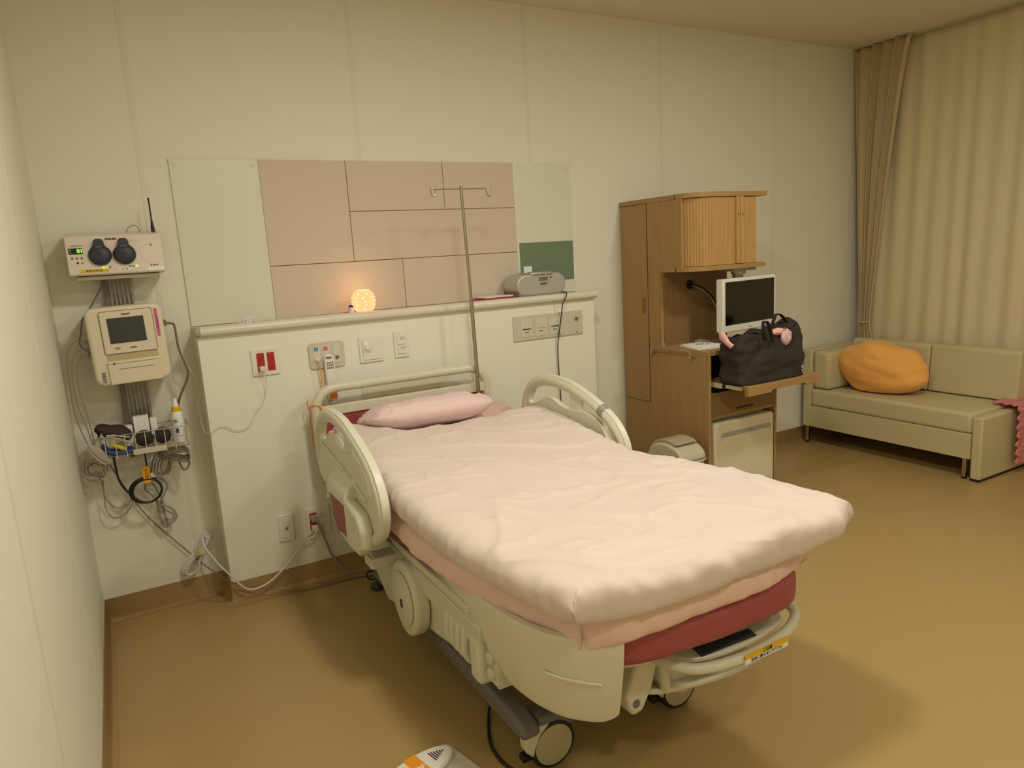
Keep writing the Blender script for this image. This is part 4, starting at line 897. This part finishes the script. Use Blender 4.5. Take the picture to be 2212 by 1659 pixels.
yl = obj('warning_label', MB().box(1.565, 1.735, -2.223, -2.220, .387, .401), YEL, fpo)
text('writing', 'ご注意', INK, yl, (1.65, -2.2236, .394), .0125)
yl2 = obj('white_label', MB().box(1.565, 1.735, -2.222, -2.219, .372, .387), LABW, fpo)
text('writing', '足台に乗らないで下さい', INK, yl2, (1.65, -2.2226, .3795), .0115)
obj('lower_tray', MB().prism([tuple(p)[:2] for p in smooth([(1.36, -1.80, 0), (1.33, -1.98, 0), (1.38, -2.06, 0), (1.5, -2.10, 0), (1.66, -2.12, 0), (1.75, -2.08, 0), (1.80, -1.80, 0)], 3)], 'z', .262, .28), CREAM2, bed, bevel=.006)
br = obj('bar_bracket', MB().prism([(-1.97, .40), (-2.03, .40), (-2.075, .35), (-2.085, .28), (-2.06, .255), (-2.02, .26), (-2.0, .31), (-1.98, .34)], 'x', 1.40, 1.43), CREAM2, bed, bevel=.01)
obj('bolt', MB().lathe((1.398, -2.055, .285), [(.011, 0), (.011, -.003), (0, -.003)], 14, 'x'), INKG, br)
# base chassis and castors
bs = MB()
for x in (1.085, 1.735):
    P = [(-1.885, .15), (-1.86, .175), (-1.80, .188), (-.62, .188), (-.56, .17), (-.56, .125), (-1.82, .125), (-1.87, .135)]
    bs.prism(P, 'x', x-.03, x+.03)
bs.box(1.12, 1.70, -.70, -.62, .11, .17).box(1.12, 1.70, -1.86, -1.78, .11, .17)
obj('base', bs, GREYB, bed, bevel=.012, label='dark grey base chassis')
obj('lift_column', MB().box(1.2, 1.62, -1.62, -1.48, .17, .41).box(1.2, 1.62, -.92, -.78, .17, .40), CREAM2, bed, bevel=.02)
for x in (1.05, 1.72): obj('head_cover', MB().prism([(-.62, .18), (-.62, .33), (-.70, .36), (-1.02, .36), (-1.04, .30), (-.86, .20), (-.84, .12), (-.76, .10)], 'x', x, x+.05), CREAM, bed, bevel=.012)
obj('side_beam', MB().prism([(-.38, .25), (-.38, .29), (-1.0, .33), (-1.0, .27)], 'x', 1.045, 1.075), CREAM2, bed, bevel=.004)
for x, y, ax in ((1.165, -1.845, 'y'), (1.655, -1.845, 'y'), (1.125, -.86, 'x'), (1.69, -.86, 'x')):
    c = obj('castor', MB().lathe((x, y, .0755), [(.064, .019), (.072, .017), (.0755, .01), (.0755, -.01), (.072, -.017), (.064, -.019)], 40, ax), RUBBER, bed)
    s = -1
    obj('hub_cap', MB().lathe((x, y, .0755), [(.0, -.024), (.045, -.0235), (.062, -.0205), (.064, -.018), (.064, .018), (.062, .0205), (0, .024)], 40, ax), mat('castor_cap', (186, 176, 140), .45), c)
    if ax == 'y': obj('fork', MB().prism([(x-.098, .15), (x-.01, .15), (x-.045, .12), (x-.062, .085), (x-.07, .06), (x-.094, .085)], 'y', y-.02, y+.02), CREAM2, c, bevel=.006)
    else: obj('fork', MB().prism([(y-.03, .12), (y+.07, .12), (y+.06, .08), (y+.02, .06)], 'x', x+.022, x+.045), CREAM2, c, bevel=.004)
    obj('brake_pedal', MB().box(x-.09, x-.05, y+.01, y+.04, .03, .05) if ax == 'y' else MB().box(x-.02, x+.02, y+.06, y+.09, .04, .05), BLACK, c, bevel=.004)
cord('bed_cable', [(1.14, -1.5, .12), (1.13, -1.52, .05), (1.10, -1.56, .006), (1.058, -1.645, .006), (1.042, -1.704, .006), (1.045, -1.787, .006), (1.09, -1.9, .006), (1.13, -2.05, .006)], .0055, BLACK, 'black cable trailing on the floor beside the front castor')
# foot pedal
t = thing('foot_control', 'cream oval foot switch with orange label on the floor at the picture bottom', 'foot switch', (.86, -1.72, 0))
Mp = rotM((.86, -1.70, 0), 14)
m1 = MB(); m1.M = Mp; m1.prism(rpoly(.70, .955, -1.80, -1.615, .02), 'z', .002, .016); obj('base_plate', m1, LGREY, t, bevel=.005)
def oval(cx, cy, a, b, n=36): return [(cx+a*cos(2*pi*k/n), cy+b*sin(2*pi*k/n)) for k in range(n)]
m1 = MB(); m1.M = Mp; m1.prism(oval(.81, -1.668, .125, .052), 'z', .016, .042); pd = obj('pedal', m1, WHITE, t, bevel=.01, seg=3)
m1 = MB(); m1.M = Mp; m1.prism(rpoly(.79, .832, -1.718, -1.62, .003), 'z', .042, .0426); ol = obj('orange_label', m1, ORG, pd)
text('writing', 'OF', LABW, ol, (.811, -1.682, .0429), .024, rot=(0, 0, 0), M=Mp, bold=.0005)
m1 = MB(); m1.M = Mp
for i in range(6): m1.box(.862+i*.0075, .866+i*.0075, -1.668-.022+.0036*i, -1.668+.022-.0036*i, .042, .0428)
obj('arrow_mark', m1, INK, pd)
# IV pole
t = thing('drip_stand', 'slim steel drip pole with two hooks fixed at the bed head corner', 'pole', (1.757, -.322, .62))
obj('pole', MB().cyl((1.757, -.322, .60), (1.748, -.322, 1.3), .0095, 16).cyl((1.748, -.322, 1.30), (1.7345, -.322, 1.835), .0072, 16), STEEL, t)
hk = [(1.577, -.322, 1.832), (1.579, -.322, 1.80), (1.584, -.322, 1.79), (1.594, -.322, 1.79), (1.600, -.322, 1.80), (1.602, -.322, 1.815), (1.608, -.322, 1.821), (1.735, -.322, 1.822), (1.862, -.322, 1.823), (1.868, -.322, 1.82), (1.872, -.322, 1.80), (1.876, -.322, 1.79), (1.889, -.322, 1.79), (1.896, -.322, 1.80), (1.898, -.322, 1.832)]
obj('hook_bar', MB().tube(hk, .0028, 8, 4), STEEL, t)

# ---------------------------------------------------------------- bedding
def spl(pts, t):
    """piecewise smooth interpolation through pts for t in 0..1"""
    n = len(pts)-1; s = min(n-1e-6, max(0, t*n)); i = int(s); f = s-i
    P = [Vector(pts[max(0, min(n, j))]) for j in (i-1, i, i+1, i+2)]
    return .5*((2*P[1])+(P[2]-P[0])*f+(2*P[0]-5*P[1]+4*P[2]-P[3])*f*f+(3*P[1]-P[0]-3*P[2]+P[3])*f**3)
def coverlet(name, head, foot, left, right, T, m, zoff, wr, seed, label, cat, nu=150, nv=190, edge=.11, puff=0):
    # left/right run head->foot, head/foot run left->right; all are (x,y,z) of the mid surface
    def mid(u, v):
        A = spl(left, v)*(1-u)+spl(right, v)*u; B = spl(head, u)*(1-v)+spl(foot, u)*v
        C = (Vector(left[0])*(1-u)+Vector(right[0])*u)*(1-v)+(Vector(left[-1])*(1-u)+Vector(right[-1])*u)*v
        return A+B-C
    def th(u, v):
        du = min(u, 1-u)/edge; dv = min(v, 1-v)/(edge*.6)
        f = lambda d: (1-(1-min(1, d))**2.2)**.5
        return T*f(du)*f(dv)
    mb = MB(); top = []; bot = []
    for j in range(nv):
        for i in range(nu):
            # ease sampling toward the edges
            u = i/(nu-1); v = j/(nv-1)
            u = .5-.5*cos(pi*u) if False else (u+.45*(u-sin(2*pi*u)/(2*pi)-u)*-1*0) ; 
            uu_ = .5*(1-cos(pi*u))*.8+u*.2; vv_ = .5*(1-cos(pi*v))*.8+v*.2
            p = mid(uu_, vv_); h = th(uu_, vv_)
            q = Vector((p.x*3.2+seed, p.y*3.2, 0))
            n1 = noise.noise(q)*.010
            w1 = noise.noise(Vector((p.x*5+p.y*9+seed, p.y*2.4-p.x*6, 3)))
            rid = (1-abs(noise.noise(Vector((p.x*3.0+p.y*4.5+seed*2, p.y*2.0-p.x*3.2, 9)))*2.2))
            rid = max(0, rid)**9*.011
            r2_ = max(0, 1-abs(noise.noise(Vector((p.x*1.6-p.y*2.2+seed, p.y*3.4+p.x*2.6, 21)))*3))**10*.010
            rid += r2_
            de = min(uu_, 1-uu_)/.12; dv_ = min(vv_, 1-vv_)/.10
            e = max(0, 1-min(de, dv_))
            dl = min(uu_, 1-uu_)*.9; db = (1-vv_)*1.6
            if dl < db: g_ = noise.noise(Vector((p.y*13+seed, dl*6, 1)))*.008+.6*noise.noise(Vector((p.y*34, dl*14, seed)))*.009
            else: g_ = noise.noise(Vector((p.x*9+seed, db*6, 1)))*.010+noise.noise(Vector((p.x*30, db*14, seed)))*.008*(.4+1.2*abs(noise.noise(Vector((p.x*3+seed, 0, 5)))))
            g_ = g_ + .5*max(0, g_)
            gat = g_*e*wr*1.25
            lim = min(1, h/(T*.6))
            nz = ((n1+w1*.005)*wr*(1-.5*e)+rid*wr*(1-.7*e)+gat*.6)
            side = Vector((0, 0, 0))
            if uu_ < .1: side.x = -gat*(1-uu_/.1)
            if uu_ > .9: side.x = gat*(1-(1-uu_)/.1)
            if vv_ > .93: side.y = -gat*(1-(1-vv_)/.07)*1.3
            top.append(p+Vector((0, 0, h*.5+nz*lim+nz*(1-lim)*.35+puff*sin(pi*uu_)*sin(pi*vv_)))+side)
            bot.append(p+Vector((0, 0, -h*.5+nz*.35))+side)
    N = nu*nv; fs = []
    for j in range(nv-1):
        for i in range(nu-1):
            a = j*nu+i; fs.append((a, a+1, a+nu+1, a+nu)); fs.append((N+a, N+a+nu, N+a+nu+1, N+a+1))
    for i in range(nu-1): fs += [(i, N+i, N+i+1, i+1), ((nv-1)*nu+i, (nv-1)*nu+i+1, N+(nv-1)*nu+i+1, N+(nv-1)*nu+i)]
    for j in range(nv-1): fs += [(j*nu, (j+1)*nu, N+(j+1)*nu, N+j*nu), (j*nu+nu-1, N+j*nu+nu-1, N+(j+1)*nu+nu-1, (j+1)*nu+nu-1)]
    mb.add(top+bot, fs)
    return tag(obj(name, mb, m, ang=180, weld=.0006), label, cat)
coverlet('duvet',
    head=[(.985, -.40, .79), (1.10, -.56, .775), (1.22, -.67, .752), (1.45, -.675, .75), (1.7, -.665, .755), (1.885, -.64, .765)],
    foot=[(1.045, -2.18, .672), (1.25, -2.235, .672), (1.55, -2.245, .675), (1.85, -2.245, .682), (2.03, -2.215, .69)],
    left=[(.985, -.40, .79), (.945, -.75, .76), (.94, -1.1, .725), (.935, -1.4, .698), (.95, -1.7, .682), (.995, -1.97, .674), (1.045, -2.18, .672)],
    right=[(1.885, -.64, .765), (1.885, -.95, .745), (1.875, -1.25, .71), (1.91, -1.45, .685), (2.0, -1.7, .68), (2.045, -1.97, .68), (2.03, -2.215, .685)],
    T=.108, m=DUVET, zoff=0, wr=1.0, seed=3.3, label='puffy pale peach duvet spread over the whole bed', cat='duvet', puff=.012)
coverlet('blanket',
    head=[(.96, -.62, .71), (1.41, -.66, .725), (1.86, -.62, .71)],
    foot=[(1.10, -2.13, .56), (1.2, -2.195, .585), (1.45, -2.215, .595), (1.7, -2.215, .597), (1.90, -2.165, .595)],
    left=[(.96, -.62, .71), (.95, -.9, .655), (.945, -1.2, .605), (.95, -1.45, .588), (.98, -1.7, .58), (1.045, -1.95, .57), (1.10, -2.13, .56)],
    right=[(1.86, -.62, .71), (1.865, -.9, .66), (1.865, -1.3, .61), (1.88, -1.7, .60), (1.91, -1.95, .60), (1.90, -2.165, .595)],
    T=.092, m=SHEETP, zoff=0, wr=.9, seed=11.7, label='folded salmon pink blanket showing beneath the duvet edge', cat='blanket', nu=110, nv=150, edge=.09)
# pillow
def pil(u, v):
    a = 2*pi*u; b = pi*(v-.5); e = .38
    f = lambda c: abs(c)**e*(1 if c > 0 else -1)
    k_ = max(0.0, cos(b))**.36
    x = f(cos(a))*k_*.29; y = f(sin(a))*k_*.2
    z = sin(b)*.066*(1-.45*(abs(x)/.29)**4)*(1-.3*(abs(y)/.2)**4)
    n_ = noise.noise(Vector((x*8, y*8, b)))*.012+(max(0, 1-abs(noise.noise(Vector((x*7+y*9, y*16-x*5, 4)))*3.2)))**5*.014*k_+noise.noise(Vector((x*30, y*12, 2)))*.006*max(0, -y/.2)*k_
    return x, y, z+n_*(1 if b > 0 else .3)
Mq = Matrix.Translation((1.375, -.525, .818)) @ Matrix.Rotation(R(-3), 4, 'Z') @ Matrix.Rotation(R(-14), 4, 'X')
mb = MB(); mb.M = Mq; mb.grid(pil, 96, 48, True)
tag(obj('pillow', mb, PILLOW, ang=180), 'plump pink pillow lying at the head of the bed', 'pillow')

# ---------------------------------------------------------------- sofa
sofa = thing('sofa', 'cream vinyl corner sofa bed along the curtained window', 'sofa', (4.83, -.68, 0))
SX0, SX1 = 4.55, 5.1
obj('seat_cushion', MB().box(SX0, SX1-.02, -1.228, -.112, .285, .412), SOFA, sofa, bevel=.022, seg=4)
obj('apron', MB().box(SX0+.004, SX1-.05, -1.226, -.112, .128, .285), SOFA, sofa, bevel=.004)
obj('end_panel', MB().box(SX0-.005, SX1-.02, -1.292, -1.232, .012, .395), SOFA, sofa, bevel=.012, seg=3)
obj('end_panel_foot', MB().box(SX0, SX1-.03, -1.288, -1.236, 0, .012), BLACK, sofa)
obj('arm_frame', MB().box(SX0, SX1, -.112, -.045, .128, .697), SOFA, sofa, bevel=.008, seg=3)
obj('arm_pad', MB().box(SX0+.012, SX1-.16, -.25, -.114, .415, .688), SOFA, sofa, bevel=.03, seg=4)
for a, b in ((-.697, -.26), (-1.255, -.703)):
    obj('back_cushion', MB().prism([(4.985, .418), (5.1, .418), (5.1, .735), (5.03, .735), (5.01, .72)], 'y', a, b), SOFA, sofa, bevel=.016, seg=4)
obj('back_cushion', MB().prism([(4.985, .418), (5.1, .418), (5.1, .735), (5.03, .735), (5.01, .72)], 'y', -.258, -.114), SOFA, sofa, bevel=.012, seg=3)
for x, y in ((4.575, -.075), (4.575, -1.19), (5.04, -.1), (5.04, -1.19)):
    lg = obj('leg', MB().box(x-.012, x+.012, y-.012, y+.012, .012, .13), CHROME, sofa, bevel=.002)
    obj('foot', MB().lathe((x, y, 0), [(.014, 0), (.014, .012), (.01, .014), (0, .014)], 14), BLACK, lg)
def cush(u, v):
    a = 2*pi*u; b = pi*(v-.5); k_ = max(0, cos(b))**.7
    x = cos(a)*k_; y = sin(a)*k_; z = sin(b)
    X = 4.775+x*.17; Y = -.47+y*.265; Z = .575+z*.17
    Y -= .07*max(0, -y)*(1-z)*.8; X += .03*max(0, -y)*(1-z)
    Z -= .008*max(0, -y)*max(0, z)
    if Z < .42: Z = .42+(Z-.42)*.12
    Z += .03*max(0, -y)*max(0, z)+.025*max(0, 1-((y-.1)**2+(x-.3)**2)*6)*max(0, z)
    n_ = noise.noise(Vector((X*6, Y*5, Z*5)))*.03+noise.noise(Vector((X*11+Z*6, Y*9-Z*9, Z*13)))*.009+.006*(1-abs(noise.noise(Vector((X*5, Y*5+Z*5, Z*11-Y*3)))*2.5))
    X += n_*x*1.2; Y += n_*y*1.2; Z = max(.4145, Z+n_*max(0, z)*1.2)
    X = min(X, 4.975)
    return (X, Y, Z)
tag(obj('cushion', MB().grid(cush, 90, 50, True), ORANGE, ang=180), 'large squashy orange cushion slumped on the sofa', 'cushion')
def thr(u, v):
    # draped knitted throw over sofa end
    L = v*.52; x = 4.86+u*.22
    if L < .12: p = Vector((x, -1.18-L, .425))
    elif L < .17: a = (L-.12)/.05*pi/2; p = Vector((x, -1.30-.02*sin(a), .425-.02*(1-cos(a))))
    else: p = Vector((x, -1.325, .405-(L-.17)))
    n_ = noise.noise(Vector((p.x*18, p.y*18, p.z*14)))*.012
    rib = .004*sin(v*150)*(1 if int(u*40) % 2 else -1)
    return (p.x-(.012*sin(v*60) if u < .05 else 0), p.y-n_-abs(rib)-.006, p.z+n_*.4+.006)
tag(obj('throw', MB().grid(thr, 44, 130), PURPLE, solid=.012), 'pink knitted throw hanging over the front end of the sofa', 'throw')

# ---------------------------------------------------------------- curtains
def cur(u, v):
    y = -.14-u*3.1; z = 2.797-v*2.77
    slant = -.05*0+.09*v*max(0, 1-u*1.4)
    ph = u*3.1/.128*2*pi
    am = .005+.004*min(1, v*3)
    w_ = sin(ph+1.1*noise.noise(Vector((u*9, v*1.2, 0))))
    x = 5.165+am*w_*(.7+.6*noise.noise(Vector((u*14, v*.8, 5))))+.008*noise.noise(Vector((u*22, v*1.2, 2)))
    return (x, y+slant+.008*noise.noise(Vector((u*12, v*2, 7))), z)
tag(obj('window_curtain', MB().grid(cur, 700, 50), CURT, ang=180, solid=.002), 'closed pale beige pleated curtain across the window behind the sofa', 'curtain')
def drp(u, v):
    z = 2.795-v*2.2
    t = min(1, (2.795-z)/(2.795-.86))
    yl = -.02-.09*t**1.5; yr = -.44+.25*t**.75
    if z < .86: q = min(1, (.86-z)/.5); yl += .05*q; yr -= .10*q
    k_ = abs(yr-yl)/.42
    ph = u*2*pi*5+1.6*noise.noise(Vector((u*4, v*1.2, 3)))
    y = yl+(yr-yl)*u
    am = .012+.018*k_+.01*noise.noise(Vector((u*5, v, 8)))
    x = 5.10+am*sin(ph)+.006*noise.noise(Vector((u*8, v*3, 1)))
    return (x, y+.016*k_*cos(ph), z)
dp = thing('tied_drape', 'tan side drape gathered and tied in the corner beside the sofa', 'curtain', (5.1, -.15, .6))
obj('cloth', MB().grid(drp, 220, 70), CURT2, dp, ang=180, solid=.003)
obj('tie_band', MB().tube([(5.105+.035*cos(a), -.15+.032*sin(a), .86+.012*cos(a)) for a in [2*pi*k/12 for k in range(12)]], .006, 8, 3, True), CURT2, dp)
struct('trim_20', MB().box(5.13, 5.2, -3.4, -.12, 2.785, 2.8), mat('curtain_track', (190, 180, 150), .5))

# ---------------------------------------------------------------- ceiling lamps (out of frame, they light the room)
LENS = mat('downlight_lens', (255, 240, 210), .5, emit=(255, 214, 150), estr=4)
for i, a in enumerate(LIGHTS):
    x, y = a[:2]
    t = thing('downlight', ('recessed ceiling downlight over the bed', 'recessed ceiling downlight in front of the oak unit', 'recessed ceiling downlight nearest the left wall', 'recessed ceiling downlight behind the camera')[i], 'light', (x, y, 2.775), 'ceiling downlights')
    obj('ring', MB().lathe((x, y, 2.77), [(.135, .03), (.135, .004), (.128, 0), (.118, .002), (.118, .03)], 36), WHITE, t)
    obj('lens', MB().lathe((x, y, 2.785), [(0, 0), (.117, 0), (.117, .012), (0, .012)], 36), LENS, t)
